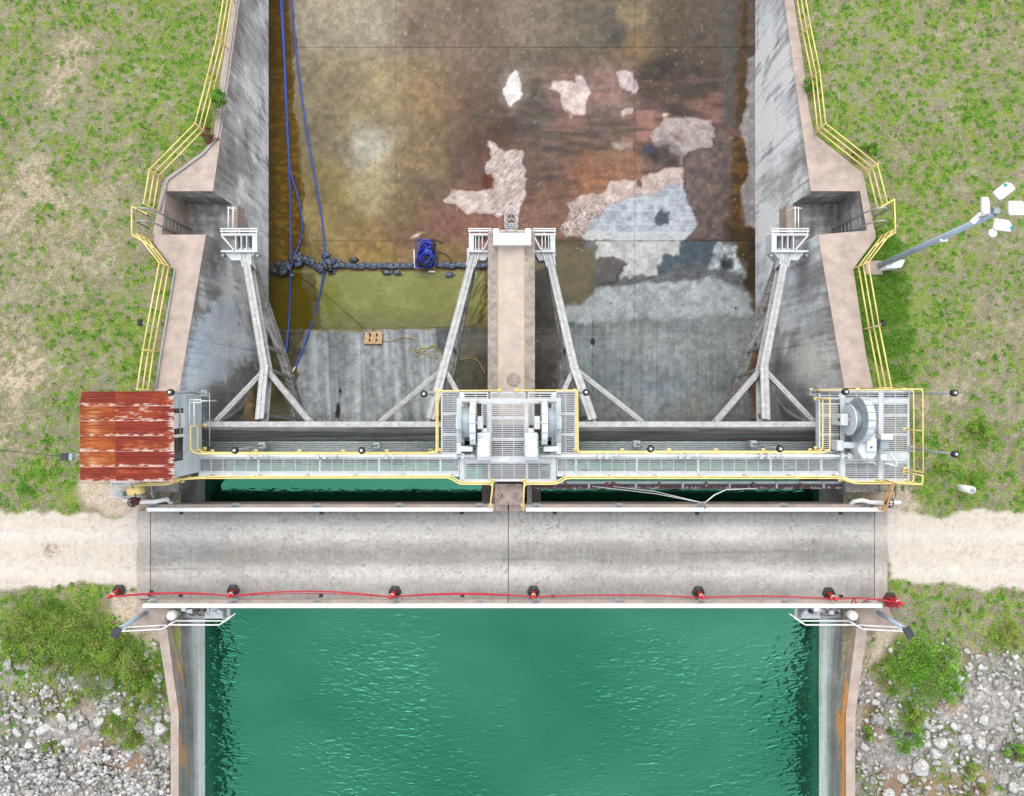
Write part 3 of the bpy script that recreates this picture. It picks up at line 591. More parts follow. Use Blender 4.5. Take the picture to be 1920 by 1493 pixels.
for side, lab in ((-1, 'grey streaked concrete spillway wall running behind the blue hoses'), (1, 'grey streaked concrete spillway wall below the tall floodlight pole')):
    wt = thing('spillway_wall', lab, 'wall', (side * 12.5, 4, ZF))
    ys = np.unique(np.concatenate([bands(-19, -1.0, .06), bands(-1.0, YR0, .05), bands(YR0, YR1, .1), bands(YR1, 20.6, .05), [45.0]]))
    ts = np.linspace(0, 1, 130)
    Y, T = np.meshgrid(ys, ts, indexing='ij'); zt = np.interp(Y, ZT_Y, ZT_Z); zt = np.where((Y > -7.75) & (Y < -3.8), -.6, zt); Z = ZF - .2 + (zt - ZF + .2) * T
    flare = np.interp(Y, [-11.4, -8.4, -7.7], [0, .45, .45]) * (Y < -2.8) * sstep(-2.1, 0, Z) * sstep(-3.2, -4.0, Y)
    X = side * (12.0 + flare)
    XYZ = np.stack([X + 0 * Y, Y, Z], -1); px, py = proj(XYZ); c = wall_paint(px, py, Y, Z, side)
    yc = (Y[:-1, :-1] + Y[1:, 1:]) / 2; zc = (Z[:-1, :-1] + Z[1:, 1:]) / 2
    keep = ~((yc > YR0) & (yc < YR1) & (zc > ZA))
    grid_obj('wall_face', M_WALL, XYZ, np.minimum(lincol(c, 1.5, np.full(px.shape, .8)), .8), keep, parent=wt)
    # crest slabs
    o = OUT[side]; inner = lambda Yv: (side * 12.006, Yv)
    tz = lambda x, y: ztop(y); bz = lambda x, y: ztop(y) - .45
    low = [(PG(*p).x, PG(*p).y) for p in o['low']]
    MB().prism([inner(low[0][1]), inner(YR0)] + low[::-1], bz, tz).build('crest', M_TAN, wt)
    rm = [(PG(*p).x, PG(*p).y) for p in o['rim']]
    MB().prism(rm, lambda x, y: ztop(y) - 2.4, tz).build('niche_rim', M_TAN, wt)
    upo = [(PG(*p).x, PG(*p).y) for p in o['upo']]
    r0 = (rm[0][0], YR1 + .005); 
    MB().prism([inner(YR1 + .005), (side * 13.88, YR1 + .005), r0, upo[0], upo[1], upo[2], inner(upo[2][1])][::1], lambda x, y: ztop(y) - .45, tz).build('crest', M_TAN, wt)
    for k in range(2, len(upo) - 1):
        MB().prism([inner(upo[k][1] + .01), upo[k], upo[k + 1], inner(upo[k + 1][1])], bz, tz).build('crest', M_TAN, wt)
    # niche: side, back and floor
    nx = side * 13.9
    def quad_grid(p, q, r, nm, fn):
        a = np.linspace(0, 1, 40); A_, B_ = np.meshgrid(a, a, indexing='ij')
        p, q, r = map(np.array, (p, q, r)); G_ = p + A_[..., None] * (q - p) + B_[..., None] * (r - p); G_[..., 2] = np.where(G_[..., 2] > ZA + .01, ZA + (np.interp(G_[..., 1], ZT_Y, ZT_Z) - ZA) * B_, G_[..., 2]) if nm != 'niche_floor' else G_[..., 2]
        n_ = fbm(A_ * 9, B_ * 3, 400 + int(side), 4); n4 = fbm(A_ * 2, B_ * 9, 404, 4)
        cc = np.zeros(G_.shape) + np.array([118, 117, 114.]); cc = cc * (1 + .7 * (n_ - .5) + .5 * (n4 - .5))[..., None]
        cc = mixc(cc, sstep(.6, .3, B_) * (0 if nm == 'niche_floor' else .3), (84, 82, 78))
        grid_obj(nm, M_WALL, G_, lincol(cc, 1.5, np.full(A_.shape, .8)), parent=wt)
    quad_grid((side * 12.0, YR1, ZA), (nx, YR1, ZA), (side * 12.0, YR1, -2.8), 'niche_side', None)
    quad_grid((nx, YR0, ZA), (nx, YR1, ZA), (nx, YR0, -2.2), 'niche_back', None)
    quad_grid((side * 12.0, YR0, ZA), (nx, YR0, ZA), (side * 12.0, YR1, ZA), 'niche_floor', None)
    MB().prism([inner(YR0), (nx, YR0), (nx, YR0 - .25), inner(YR0 - .25)], ZA - .2, -2.75).build('niche_side', M_GREYC, wt)
    MB().box(min(side * 12.0, side * 11.72), max(side * 12.0, side * 11.72), YR0 - .1, YR1 - .05, ZA - .7, ZA + .1).build('niche_curb', M_TAN, wt)
    # upstream coping
    cp = ([(295,1178),(320,1341),(320,1600)], [(313,1178),(335,1338),(335,1600)]) if side < 0 else ([(1626,1178),(1604,1341),(1603,1600)], [(1606,1178),(1586,1338),(1586,1600)])
    op = [P(a_, b_, .02) for a_, b_ in cp[0]]; ip = [P(a_, b_, .02) for a_, b_ in cp[1]]
    for k in range(2): MB().prism([op[k][:2], op[k + 1][:2], ip[k + 1][:2], ip[k][:2]], -.6, .02 - .003 * k).build('coping', M_TAN, wt)
    # abutment block the bridge and platform sit on
    xa, xb = sorted((side * 12.02, side * 13.3))
    MB().box(xa, xb, -3.4, .26, -3, -.02).build('abutment', M_GREYC, wt)
    MB().box(*sorted((side * 12.5, side * 13.9)), -8.5, -7.62, -2.5, -.33).build('abutment', M_TAN, wt)

# ------------------------------------------------------------------ centre pier
pier = thing('centre_pier', 'long tan-topped concrete pier standing between the two gate bays', 'pier', (0, 2, ZF))
ZPI = -1.3; PX0, PX1 = -.92, .87
MB().prism([(PX0, 6.35), (PX1, 6.35), (PX1, -2.3), (PX0, -2.3)], ZF - .2, ZPI - .06).build('shaft', M_GREYC, pier)
MB().box(PX0 + .002, -.545, -1.9, 6.35, ZPI - .06, ZPI).build('top_slab', paint_mat('pier_edge_concrete', S(186, 172, 160), .85, 0, (.7, 1.1), 3, (8, .55, S(140, 128, 120), .6), bstr=.15), pier)
MB().box(.485, PX1 - .002, -1.9, 6.35, ZPI - .06, ZPI).build('top_slab', MATS['pier_edge_concrete'], pier)
MB().box(-.515, .455, -1.9, 6.35, ZPI - .06, ZPI - .004).build('top_slab', paint_mat('pale_tan_concrete', S(220, 203, 187), .85, 0, (.85, 1.06), 2, (9, .62, S(196, 178, 160), .5), bstr=.1), pier)
for x in (-.53, .47): MB().box(x - .013, x + .013, -1.9, 6.35, ZPI - .06, ZPI + .004).build('yellow_strip', paint_mat('faded_yellow_seam%d' % (x > 0), S(226, 192, 128), .8, 0, (.7, 1.1), 4), pier)
MB().lathe(P(963, 712, ZPI - .001), [(.27, 0), (.27, .012), (.24, .014)], 28).build('round_patch', MATS['pier_edge_concrete'], pier)
MB().box(-1.15, 1.1, -4.1, -2.3, ZF - .2, -1.5).build('nose', M_GREYC, pier)
for s_ in (-1, 1):
    MB().box(*sorted((s_ * .55, s_ * .72)), -4.0, -3.05, -1.5, -.3).build('guide_column', M_GREYC, pier)
nb = thing('access_slab', 'mottled brown concrete slab bridging from the centre platform to the roadway', 'slab', P(954, 927, .1))
a = P(928, 907, .25); bq = P(980, 947, .25)
MB().box(a.x, bq.x, bq.y, a.y, .05, .25).build('slab', paint_mat('mottled_concrete', S(178, 160, 148), .85, 0, (.6, 1.15), 4, (9, .58, S(84, 76, 70), .8), bstr=.2), nb, bevel=.015)
MB().box(a.x + .1, bq.x - .1, bq.y + .05, a.y - .05, -1.5, .05).build('support', M_GREYC, nb)

# ------------------------------------------------------------------ bridge
ZB = -.30
def bridge_paint(px, py, X, Y):
    t_ = np.interp(py + 6 * (fbm(px / 90, py / 20, 501, 3) - .5), [945, 962, 975, 990, 1008, 1022, 1035, 1050, 1064, 1078, 1092, 1108, 1120, 1145], [180, 160, 170, 204, 206, 176, 156, 160, 194, 206, 184, 164, 168, 184])
    n = fbm(px / 30, py / 12, 502, 5); n2 = fbm(px / 4, py / 4, 503, 3); lg = fbm(px / 140, py / 60, 504, 3)
    c = t_[..., None] * np.array([.995, .972, .938]) * (1 + .16 * (n - .5) + .10 * (n2 - .5) + .20 * (lg - .5))[..., None]
    tr = sstep(.55, .75, vnoise(px / 5, py / 9, 505)) * (sstep(9, 3, abs(py - 1003)) + sstep(8, 3, abs(py - 1075)))
    c = mixc(c, tr * .35, (226, 224, 220))
    c = mixc(c, sstep(.55, .75, vnoise(px / 2.5, py / 40, 506)) * .10, (230, 228, 224))
    c = mixc(c, sstep(.68, .8, fbm(px / 8, py / 6, 507, 3)) * sstep(380, 430, px) * sstep(700, 600, px) * sstep(1020, 1030, py) * sstep(1060, 1050, py) * .5, (196, 156, 120))
    c = mixc(c, sstep(.86, .92, vnoise(px / 3, py / 3, 508)) * .45, (110, 100, 94)); c = mixc(c, sstep(.93, .96, vnoise(px / 5, py / 5, 509)) * .5, (226, 214, 204))
    ck = np.clip(1 - abs(py - 1020 - 60 * (fbm(px / 55, px * 0 + .3, 515, 4) - .5)) / .8, 0, 1) * sstep(.5, .6, vnoise(px / 60, px * 0, 516)); c = mixc(c, ck * .45, (110, 104, 98))
    for jx in (455, 620, 790, 1120, 1300, 1475): c = mixc(c, np.clip(1 - abs(px - jx - 8 * (fbm(py / 22, py * 0 + jx, 517, 3) - .5)) / .7, 0, 1) * .30, (120, 114, 108))
    sk = np.exp(-((py - 1050 + .03 * (px - 900)) / 2.2) ** 2) * sstep(.45, .65, fbm(px / 70, py / 6, 518, 3)); c = mixc(c, sk * .25, (96, 92, 90))
    k = sstep(70, 20, np.hypot(px - 1010, (py - 985) * 1.2)) * sstep(.74, .8, vnoise(px / 4, py / 4, 510))
    return mixc(c, k * .35, (90, 82, 78))
br = thing('road_bridge', 'single-lane grey concrete road bridge spanning the reservoir channel', 'bridge', (0, -5.7, ZB - .6))
yb0, yb1 = P(0, 1123, ZB).y, P(0, 958, ZB).y
xj = P(953, 0, ZB).x; xe0, xe1 = P(282, 0, ZB).x, P(1640, 0, ZB).x; xw0, xw1 = P(258, 0, ZB).x, P(1664, 0, ZB).x
for nm, x0, x1 in (('approach_slab', xw0, xe0 - .012), ('deck_slab', xe0 + .012, xj - .014), ('deck_slab', xj + .014, xe1 - .012), ('approach_slab', xe1 + .012, xw1)):
    X, Y = np.meshgrid(bands(x0, x1, .05), bands(yb0, yb1, .04), indexing='ij'); Z = np.full(X.shape, ZB); XYZ = np.stack([X, Y, Z], -1); px, py = proj(XYZ)
    ap = bridge_paint(px, py, X, Y)
    if nm == 'approach_slab': ap = ap * .6 + np.array([212, 196, 180.]) * .4
    grid_obj(nm, M_CONC, XYZ, lincol(ap, .62, np.full(px.shape, .85)), parent=br)
MB().box(xw0, xw1, yb0 - .02, yb1 + .02, ZB - .45, ZB - .03).build('girder', M_DARKC, br)
for nm, ya, yb_, xs_ in (('curb', P(0, 946, -.1).y, yb1 + .004, ((P(268, 0, 0).x, P(928, 0, 0).x), (P(980, 0, 0).x, P(1652, 0, 0).x), (P(928, 0, 0).x + .01, P(952, 0, 0).x), (P(954, 0, 0).x, P(980, 0, 0).x - .01))),
                        ('curb', yb0 - .004, P(0, 1142, -.1).y, ((P(272, 0, 0).x, xj - .014), (xj + .014, P(1650, 0, 0).x)))):
    for x0, x1 in xs_: MB().box(x0, x1, min(ya, yb_), max(ya, yb_), ZB - .5, ZB + .16).build(nm, M_TAN, br, bevel=.02)
for px_, py_ in [(340, 962), (603, 962), (866, 962), (1040, 962), (1307, 963), (1576, 963), (339, 1117), (602, 1117), (867, 1117), (1037, 1118), (1306, 1117), (1577, 1118)]:
    p = P(px_, py_, ZB); MB().box(p.x - .075, p.x + .075, p.y - .05, p.y + .05, ZB - .02, ZB + .006).build('scupper', M_BLACK, br)
def guardrail(lab, segs, py_rail, py_br, zr, brs):
    g_ = thing('guardrail', lab, 'guardrail', P(960, py_rail, ZB), 'white guardrails along the road bridge')
    for x0, x1 in segs:
        a = P(x0, py_rail, zr); bq = P(x1, py_rail, zr)
        n = max(1, int(round((bq.x - a.x) / 6.0))); L = (bq.x - a.x) / n
        for k in range(n): MB().box(a.x + k * L + .004, a.x + (k + 1) * L - .004, a.y - .068, a.y + .068, zr - .15, zr).build('rail', M_WHITE, g_, bevel=.015)
    for bx in brs:
        p = P(bx, py_br, ZB + .16); y = P(0, py_rail, zr).y
        m_ = MB().box(p.x - .13, p.x + .13, p.y - .11, p.y + .11, ZB + .16, ZB + .175); m_.box(p.x - .06, p.x + .06, min(p.y, y) - .03, max(p.y, y) + .03, ZB + .17, zr - .02)
        m_.build('bracket', M_GALV, g_)
guardrail('white box-beam guardrail on the roadway curb facing the gates', [(275, 924), (986, 1658)], 956, 949.5, .32, [288, 442, 595, 748, 900, 1005, 1160, 1314, 1468, 1620])
guardrail('white box-beam guardrail on the curb behind the red rope delineators', [(266, 1655)], 1136.5, 1128, .32, [288, 439, 594, 745, 900, 1005, 1160, 1316, 1472, 1625])

# cones and red rope
cones = [(224, 1107, 208, 1121), (438, 1107, 436, 1118), (741, 1109, 731, 1120), (1000, 1109, 1000, 1120), (1309, 1110, 1316, 1121), (1553, 1112, 1562, 1124), (1668, 1122, 1690, 1131)]
tops = []
cnames = ['orange post on black hexagonal base on the pale gravel by the grass', 'orange post on black hexagonal base beside the rail bracket over the white tank', 'orange post on black hexagonal base with rope looped high above it', 'orange post on black hexagonal base closest to the deck joint line', 'orange post on black hexagonal base midway along the bare deck half', 'orange post on black hexagonal base just before the sagging rope folds', 'orange post on black hexagonal base wrapped in bundled red rope']
for (bx, by, tx, ty), lb in zip(cones, cnames):
    zb = ZB + .004 if 258 < bx < 1660 else ZB + .02
    p = P(bx, by, zb); q = P(tx, ty, zb + .95); q = p + (q - p) * 1.0
    q = Vector((q.x * .6 + p.x * .4, q.y * .6 + p.y * .4, zb + .92))
    c_ = thing('delineator_post', lb, 'traffic post', p, 'orange delineator posts on the bridge')
    MB().lathe(p, [(.235, 0), (.235, .06), (.13, .10), (.06, .11)], 6).build('base', M_BLACK, c_)
    d = (q - p); po_ = MB().tube([p + d * .1, p + d * .62, p + d * .95, q], [.09, .075, .065, .045], 10).build('post', M_RED, c_, True)
    MB().tube([p + d * .66, p + d * .76], .078, 10).build('band', M_WHITE, po_, True)
    MB().tube([q, q + Vector((0, 0, .05))], .045, 8).build('handle', M_RED, po_, True)
    tops.append(q - Vector((0, 0, .06)))
def sag(a, b, s_, side, n=14):
    pts = []
    for k in range(n + 1):
        u = k / n; p = a.lerp(b, u); w_ = 4 * u * (1 - u); pts.append(p + Vector((0, side * w_, -s_ * w_)))
    return pts
ropes = []
for k in range(6):
    a, b = tops[k], tops[k + 1]
    s1 = [.12, .10, .12, .12, .12, .25][k]; o1 = [.10, .16, .10, .05, .04, .03][k]
    for r_, (sg, of) in enumerate(((s1, o1), (s1 + .25, o1 * .35 - .05))):
        pts = sag(a, b, sg, of)
        m_ = MB().tube(pts, .026 if r_ == 0 else .017, 5)
        lab = ['upper', 'lower'][r_] + ' red rope strung ' + ['off the gravel post onto the deck', 'past the white tank end of the deck', 'across the stretch before the deck joint', 'across the deck joint stretch', 'along the plain stretch of deck', 'to the bundled end post'][k]
        ropes.append(tag(m_.build('barrier_rope', M_ROPE, None, True, org=a), lab, 'rope', 'red ropes between delineator posts'))
p0 = tops[6]
m_ = MB()
for k in range(7):
    pts = [p0 + Vector((random.uniform(-.3, .08), random.uniform(-.3, .2), random.uniform(-.75, 0))) for _ in range(4)]; m_.tube(pts, .022, 5)
m_.tube([P(1595, 1134, .2), P(1602, 1122, .3), P(1606, 1134, .2)], .03, 5); m_.tube([P(1611, 1134, .1), P(1628, 1124, .3), P(1650, 1124, .35), p0], .022, 5)
tag(m_.build('rope_bundle', M_ROPE, None, True), 'red rope gathered in loose folds around the last delineator post', 'rope')
p = P(283, 1112, ZB + .005)
m_ = MB().tube([p + Vector((-.07, -.06, .06)), p + Vector((.07, .07, .06))], .06, 8)
tag(m_.build('rubber_weight', M_BLACK, None, True), 'small black rubber weight lying under the rope at the deck end', 'weight')

# ------------------------------------------------------------------ radial gates
GY, GZ, GR = 6.38, -3.0, 8.1               # trunnion axis and skin radius
def gate(lab, x0, x1, arms, lx):
    g_ = thing('radial_gate', lab, 'gate', ((x0 + x1) / 2, -.6, -7.0), 'steel radial gates between wall and pier')
    zt_ = .32
    a0 = math.asin((zt_ - GZ) / GR); a1 = math.asin((-5.88 - GZ) / GR)
    an = np.linspace(a0, a1, 60); xs = bands(x0, x1, .05)
    X, A = np.meshgrid(xs, an, indexing='ij'); Y = GY - GR * np.cos(A); Z = GZ + GR * np.sin(A)
    hb = fbm(X / 2.5, Z / .05, 601, 4); n = fbm(X / .5, Z / .12, 603, 4)
    c = np.zeros(X.shape + (3,)) + np.array([150, 147, 142.]); c = c * (1 + 1.0 * (hb - .5) + .35 * (n - .5))[..., None]
    c = mixc(c, sstep(.55, .68, n) * sstep(-.9, -1.4, Z) * .8, (128, 66, 40)); c = mixc(c, sstep(-.05, -.2, Z) * sstep(-1.0, -.6, Z) * .3, (80, 78, 76))
    grid_obj('skin_plate', M_CONC, np.stack([X, Y, Z], -1), lincol(c, 1.15, np.full(X.shape, .6)), parent=g_)
    Yt = GY - math.sqrt(GR ** 2 - (zt_ - GZ) ** 2)
    MB().box(x0, x1, Yt - .02, Yt + .17, zt_ - .08, zt_ + .02).build('top_girder', M_ARM, g_)
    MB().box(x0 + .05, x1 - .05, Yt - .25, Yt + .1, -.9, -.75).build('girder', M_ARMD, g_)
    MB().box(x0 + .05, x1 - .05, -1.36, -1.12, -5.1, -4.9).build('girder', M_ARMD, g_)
    n_r = 11
    for k in range(n_r):
        xr = x0 + .4 + (x1 - x0 - .8) * k / (n_r - 1); m_ = MB()
        pts = [Vector((xr, GY - (GR - .12) * math.cos(q), GZ + (GR - .12) * math.sin(q))) for q in np.linspace(a0 - .03, a1 + .02, 12)]
        for u in range(11): m_.beam(pts[u], pts[u + 1], .05, .2)
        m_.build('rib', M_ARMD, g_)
    for (tx, nodepx, nodepy, gpx, dg) in arms:
        T = P(tx, 476, GZ); N_ = P(nodepx, nodepy, -1.35); G_ = P(gpx, 792, -.05); 
        def ibeam(p, q, wd, ht, nm, mat):
            m_ = MB(); m_.beam(p, q, wd, .03, off=ht / 2); m_.beam(p, q, .03, ht - .03); m_.beam(p, q, wd, .03, off=-ht / 2)
            m_.beam(p, q, .02, .05, off=ht / 2 + .03)
            d = (q - p).normalized(); sx = d.cross(Vector((0, 0, 1))).normalized()
            for sgn in (-1, 1): m_.beam(p + sx * wd / 2 * sgn, q + sx * wd / 2 * sgn, .02, .07, off=ht / 2)
            m_.build(nm, mat, g_)
        ibeam(T, N_ + (N_ - T) * .01, .27, .42, 'upper_arm', M_ARM); ibeam(N_, G_, .29, .45, 'upper_arm', M_ARM)
        s_ = 1 if (gpx < 650 or 960 < gpx < 1250) else -1
        NL = P(nodepx, nodepy, -1.35); NL = Vector((NL.x, NL.y - .25, -4.1)); GL = Vector((G_.x, -1.1, -4.9))
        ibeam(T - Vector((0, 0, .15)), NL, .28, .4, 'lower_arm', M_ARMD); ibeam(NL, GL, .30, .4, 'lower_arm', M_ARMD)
        for dpx in dg:
            D_ = P(dpx, 792, -.05); ibeam(N_, D_, .15, .2, 'brace', M_ARM)
        for u in (.45, .8, 1.0):
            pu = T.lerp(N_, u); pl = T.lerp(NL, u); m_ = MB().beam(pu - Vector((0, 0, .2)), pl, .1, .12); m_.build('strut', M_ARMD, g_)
        m_ = MB().beam(T.lerp(N_, .45), T.lerp(NL, .8), .09, .1); m_.beam(N_, NL.lerp(GL, .9), .09, .1); m_.build('strut', M_ARM, g_)
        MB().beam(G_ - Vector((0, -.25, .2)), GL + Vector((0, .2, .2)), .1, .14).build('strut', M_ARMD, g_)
        # trunnion hub
        m_ = MB(); d = (N_ - T).normalized()
        m_.tube([T - Vector((.3, 0, 0)), T + Vector((.3, 0, 0))], .24, 14); m_.build('trunnion_hub', M_STEEL, g_, True)
        m_ = MB(); sx = d.cross(Vector((0, 0, 1))).normalized()
        for sgn in (-1, 1): m_.beam(T + sx * .2 * sgn - d * .1, T + sx * .17 * sgn + d * .7, .04, .5)
        m_.build('hub_plate', M_STEEL, g_)
gate('radial steel gate in the bay with blue hoses and olive pool', -11.93, -.95, [(463, 500, 692, 491, (405, 583)), (890, 833, 690, 807, (712, 889))], 0)
gate('radial steel gate in the bay with the dry grey-stained apron', .90, 11.93, [(1027, 1076, 690, 1112, (1205, 1030)), (1470, 1428, 690, 1431, (1340, 1525))], 0)

# trunnion seats: steel boxes on the walls and the pier
def seat(lab, px0, px1, inner, pile):
    """px0..px1 outer frame in photo pixels at trunnion height, inner = side where the concrete is (-1 left, +1 right)"""
    zt_ = GZ + .35; t_ = thing('trunnion_seat', lab, 'support', P((px0 + px1) / 2, 455, zt_ - .8), 'white steel trunnion seats')
    a = P(px0, 473, zt_); b_ = P(px1, 438, zt_)
    x0, x1, y0, y1 = a.x, b_.x, a.y, b_.y; W_ = x1 - x0
    MB().box(x0, x1, y0, y0 + .08, zt_ - .7, zt_).build('beam', M_STEEL, t_)
    MB().box(x0, x1, y1 - .08, y1, zt_ - .7, zt_).build('beam', M_STEEL, t_)
    fx = x0 if inner > 0 else x1
    MB().box(*sorted((fx, fx - (-inner) * -.2 if False else fx + (.2 if inner > 0 else -.2))), y0 + .08, y1 - .08, zt_ - .65, zt_ - .01).build('end_box', M_STEEL, t_)
    for u in (.3, .45, .6):
        xr = x0 + W_ * (u if inner > 0 else 1 - u)
        MB().box(xr - .02, xr + .02, y0 + .08, y1 - .08, zt_ - .7, zt_ - .03).build('rib', M_STEEL, t_)
    ua, ub = (.62, .98) if inner > 0 else (.38, .02)
    MB().beam((x0 + W_ * ua, y0 + .05, zt_ - .03), (x0 + W_ * ub, y1 - .08, zt_ - .03), .06, .06).build('diagonal', M_STEEL, t_)
    for dy in (.07, .17): MB().box(x0 - .02, x1 + .02, y1 + dy, y1 + dy + .04, zt_ - .02, zt_ + .02).build('rail', M_WHITE, t_)
    for u in (0.02, .5, .98): MB().box(x0 + W_ * u - .02, x0 + W_ * u + .02, y1 - .02, y1 + .22, zt_ - .05, zt_ - .015).build('rail_bracket', M_STEEL, t_)
    MB().prism([(x0 + W_ * .08, y0), (x1 - W_ * .08, y0), (x1 - W_ * .26, y0 - .3), (x0 + W_ * .26, y0 - .3)], zt_ - .75, zt_ - .12).build('hub_bracket', M_STEEL, t_)
    for sx in (x0 + W_ * .02, x1 - W_ * .02): MB().cyl((sx, y0 - .1, zt_ - .3), (sx, y0 - .1, zt_ - .1), .06, 8).build('bolt', M_GALV, t_)
    return t_
seat('white steel trunnion seat under the niche with the blue hoses alongside', 414, 482, -1, 0)
seat('white steel trunnion seat on the pier flank over the sandbag row', 879, 921, 1, 0)
seat('white steel trunnion seat on the pier flank above the dry stained apron', 1000, 1041, -1, 0)
seat('white steel trunnion seat under the niche near the floodlight pole', 1447, 1516, 1, 0)
for side, lab, pxs in ((-1, 'thin white guard rail standing in the niche by the blue hoses', (428, 437)), (1, 'thin white guard rail standing in the niche by the floodlight pole', (1491, 1497))):
    g_ = thing('niche_rail', lab, 'railing', P(pxs[0], 420, -3.0))
    for x in pxs: MB().tube([P(x, 436, -3.0), P(x, 388, -3.0)], .022, 6).build('rail', M_WHITE, g_, True)
    for yy in (390, 434): MB().tube([P(pxs[0] - 2, yy, -3.02), P(pxs[1] + 6, yy + 1, -3.02)], .022, 6).build('rail', M_WHITE, g_, True)
    q = P(pxs[0], 388, -3.0); MB().tube([q, Vector((q.x, q.y, ZA))], .022, 6).build('post', M_WHITE, g_, True)
    q = P(pxs[0], 434, -3.0); MB().tube([q, Vector((q.x, q.y, ZA))], .022, 6).build('post', M_WHITE, g_, True)
# girder cap and caged ladder on the pier end
cap = thing('anchor_girder', 'bright white steel girder capping the downstream end of the pier', 'girder', P(961, 446, ZPI))
a = P(925, 459.5, ZPI + .3); b_ = P(996, 437, ZPI + .3)
MB().box(a.x, b_.x, a.y, b_.y, ZPI - 1.4, ZPI + .3).build('box', M_WHITE, cap, bevel=.02)
for x in (930, 990): q = P(x, 434, ZPI + .3); MB().box(q.x - .11, q.x + .11, b_.y, b_.y + .17, ZPI - 1.0, ZPI + .3).build('end_plate', M_WHITE, cap)
for dy in (.06, .2): MB().box(P(880, 0, -1.6).x, P(1042, 0, -1.6).x, b_.y + dy, b_.y + dy + .045, -1.62, -1.57).build('rail', M_WHITE, cap)
ld = thing('caged_ladder', 'caged white ladder fixed to the downstream face of the pier', 'ladder', P(958, 425, -6))
lx0, lx1, ly = P(946.5, 0, -1.0).x, P(970.5, 0, -1.0).x, b_.y + .2
for x in (lx0 + .06, lx1 - .06): MB().tube([(x, ly, -8.8), (x, ly, -.2)], .03, 6).build('stringer', M_STEEL, ld, True)
for k in range(28): MB().tube([(lx0 + .06, ly, -8.5 + k * .3), (lx1 - .06, ly, -8.5 + k * .3)], .016, 5).build('rung', M_STEEL, ld, True)
cx, hw = (lx0 + lx1) / 2, (lx1 - lx0) / 2
for k in range(8):
    z = -.1 - k * .85; MB().tube([(cx + hw * math.cos(q), ly + .55 * math.sin(q), z) for q in np.linspace(0, math.pi, 13)], .02, 5).build('hoop', M_STEEL, ld, True)
for q in np.linspace(.25, math.pi - .25, 5): MB().tube([(cx + hw * math.cos(q), ly + .55 * math.sin(q), -.1), (cx + hw * math.cos(q), ly + .55 * math.sin(q), -6.0)], .014, 5).build('cage_bar', M_STEEL, ld, True)

# ------------------------------------------------------------------ operating platforms and walkways
ZP = .6; ZR = ZP + 1.07
def grating(parent, px0, px1, py0, py1, z=ZP, step=.062, bw=.030, rods=.42):
    a = P(px0, py1, z); b_ = P(px1, py0, z); m_ = MB()
    n = max(2, int((b_.y - a.y) / step))
    for k in range(n):
        y = a.y + (b_.y - a.y) * (k + .5) / n; m_.box(a.x, b_.x, y - bw / 2, y + bw / 2, z - .04, z)
    nr = max(1, int(round((b_.x - a.x) / rods)))
    for k in range(nr + 1):
        x = a.x + (b_.x - a.x) * k / nr; w_ = .022 if k in (0, nr) else .011; m_.box(x - w_, x + w_, a.y, b_.y, z - .036, z + .003)
    for y in (a.y, b_.y): m_.box(a.x, b_.x, y - .02, y + .02, z - .036, z + .004)
    return m_.build('grating_panel', M_GRATE, parent)
def chan(parent, px0, px1, py0, py1, z=ZP, h=.25, dz=.012, mat=None, nm='beam'):
    a = P(px0, py1, z); b_ = P(px1, py0, z); return MB().box(a.x, b_.x, a.y, b_.y, z - h, z + dz).build(nm, mat or M_STEEL, parent)
cp_ = thing('hoist_platform', 'pale steel grating platform over the pier carrying twin hoists', 'platform', P(952, 820, ZP - .3))
for x0, x1 in ((829, 862), (1043, 1078)):
    for y0, y1 in ((735, 775), (777, 814), (816, 850)): grating(cp_, x0, x1, y0, y1)
for x0, x1 in ((870, 914), (921, 984), (991, 1034)): grating(cp_, x0, x1, 736, 748)
for y0, y1 in ((757, 783), (785, 823), (825, 857)): grating(cp_, 921, 984, y0, y1)
grating(cp_, 904, 914, 757, 857); grating(cp_, 990, 1000, 757, 857)
grating(cp_, 870, 893, 838, 857); grating(cp_, 1010, 1034, 838, 857)
for x0, x1 in ((872, 916), (918, 987), (989, 1033)): grating(cp_, x0, x1, 867, 900)
for x in (862, 1034): chan(cp_, x, x + 8.5, 735, 902.5, dz=.02)
for x in (914, 984): chan(cp_, x, x + 6.5, 757, 857, dz=.016)
chan(cp_, 870.5, 1033.8, 748, 756.8, dz=.018); chan(cp_, 870.5, 1033.8, 857.5, 866, dz=.018); chan(cp_, 870.5, 1033.8, 900, 903, dz=.01)
for x in (827, 1078): chan(cp_, x, x + 2.2, 735, 851, dz=.01)
chan(cp_, 829.5, 861.8, 733.5, 735.5, dz=.03); chan(cp_, 1043, 1077.5, 733.5, 735.5, dz=.03)
for sx in (-2.0, 1.85):
    MB().box(sx - .12, sx + .12, -2.8, .2, ZP - .75, ZP - .27).build('girder', M_STEEL, cp_)
MB().box(-.7, .65, -2.6, -1.0, ZPI - .3, ZP - .28).build('pedestal', M_GREYC, cp_)
ep = thing('hoist_platform', 'pale steel grating platform with one large disc hoist above the grassy bank', 'platform', P(1620, 820, ZP - .3))
for x0, x1 in ((1537, 1574), (1584, 1650), (1656, 1702)):
    for y0, y1 in ((735, 748), (757, 778), (780, 814), (816, 848)):
        if x0 == 1584 and y0 in (757, 780): continue
        grating(ep, x0, x1, y0, y1)
grating(ep, 1574, 1584, 757, 850, rods=1); grating(ep, 1632, 1650, 757, 814)
for x0, x1 in ((1584, 1647), (1656, 1702)): grating(ep, x0, x1, 867, 899)
for x, w_ in ((1575, 9), (1647, 8)): chan(ep, x, x + w_, 735, 901, dz=.02)
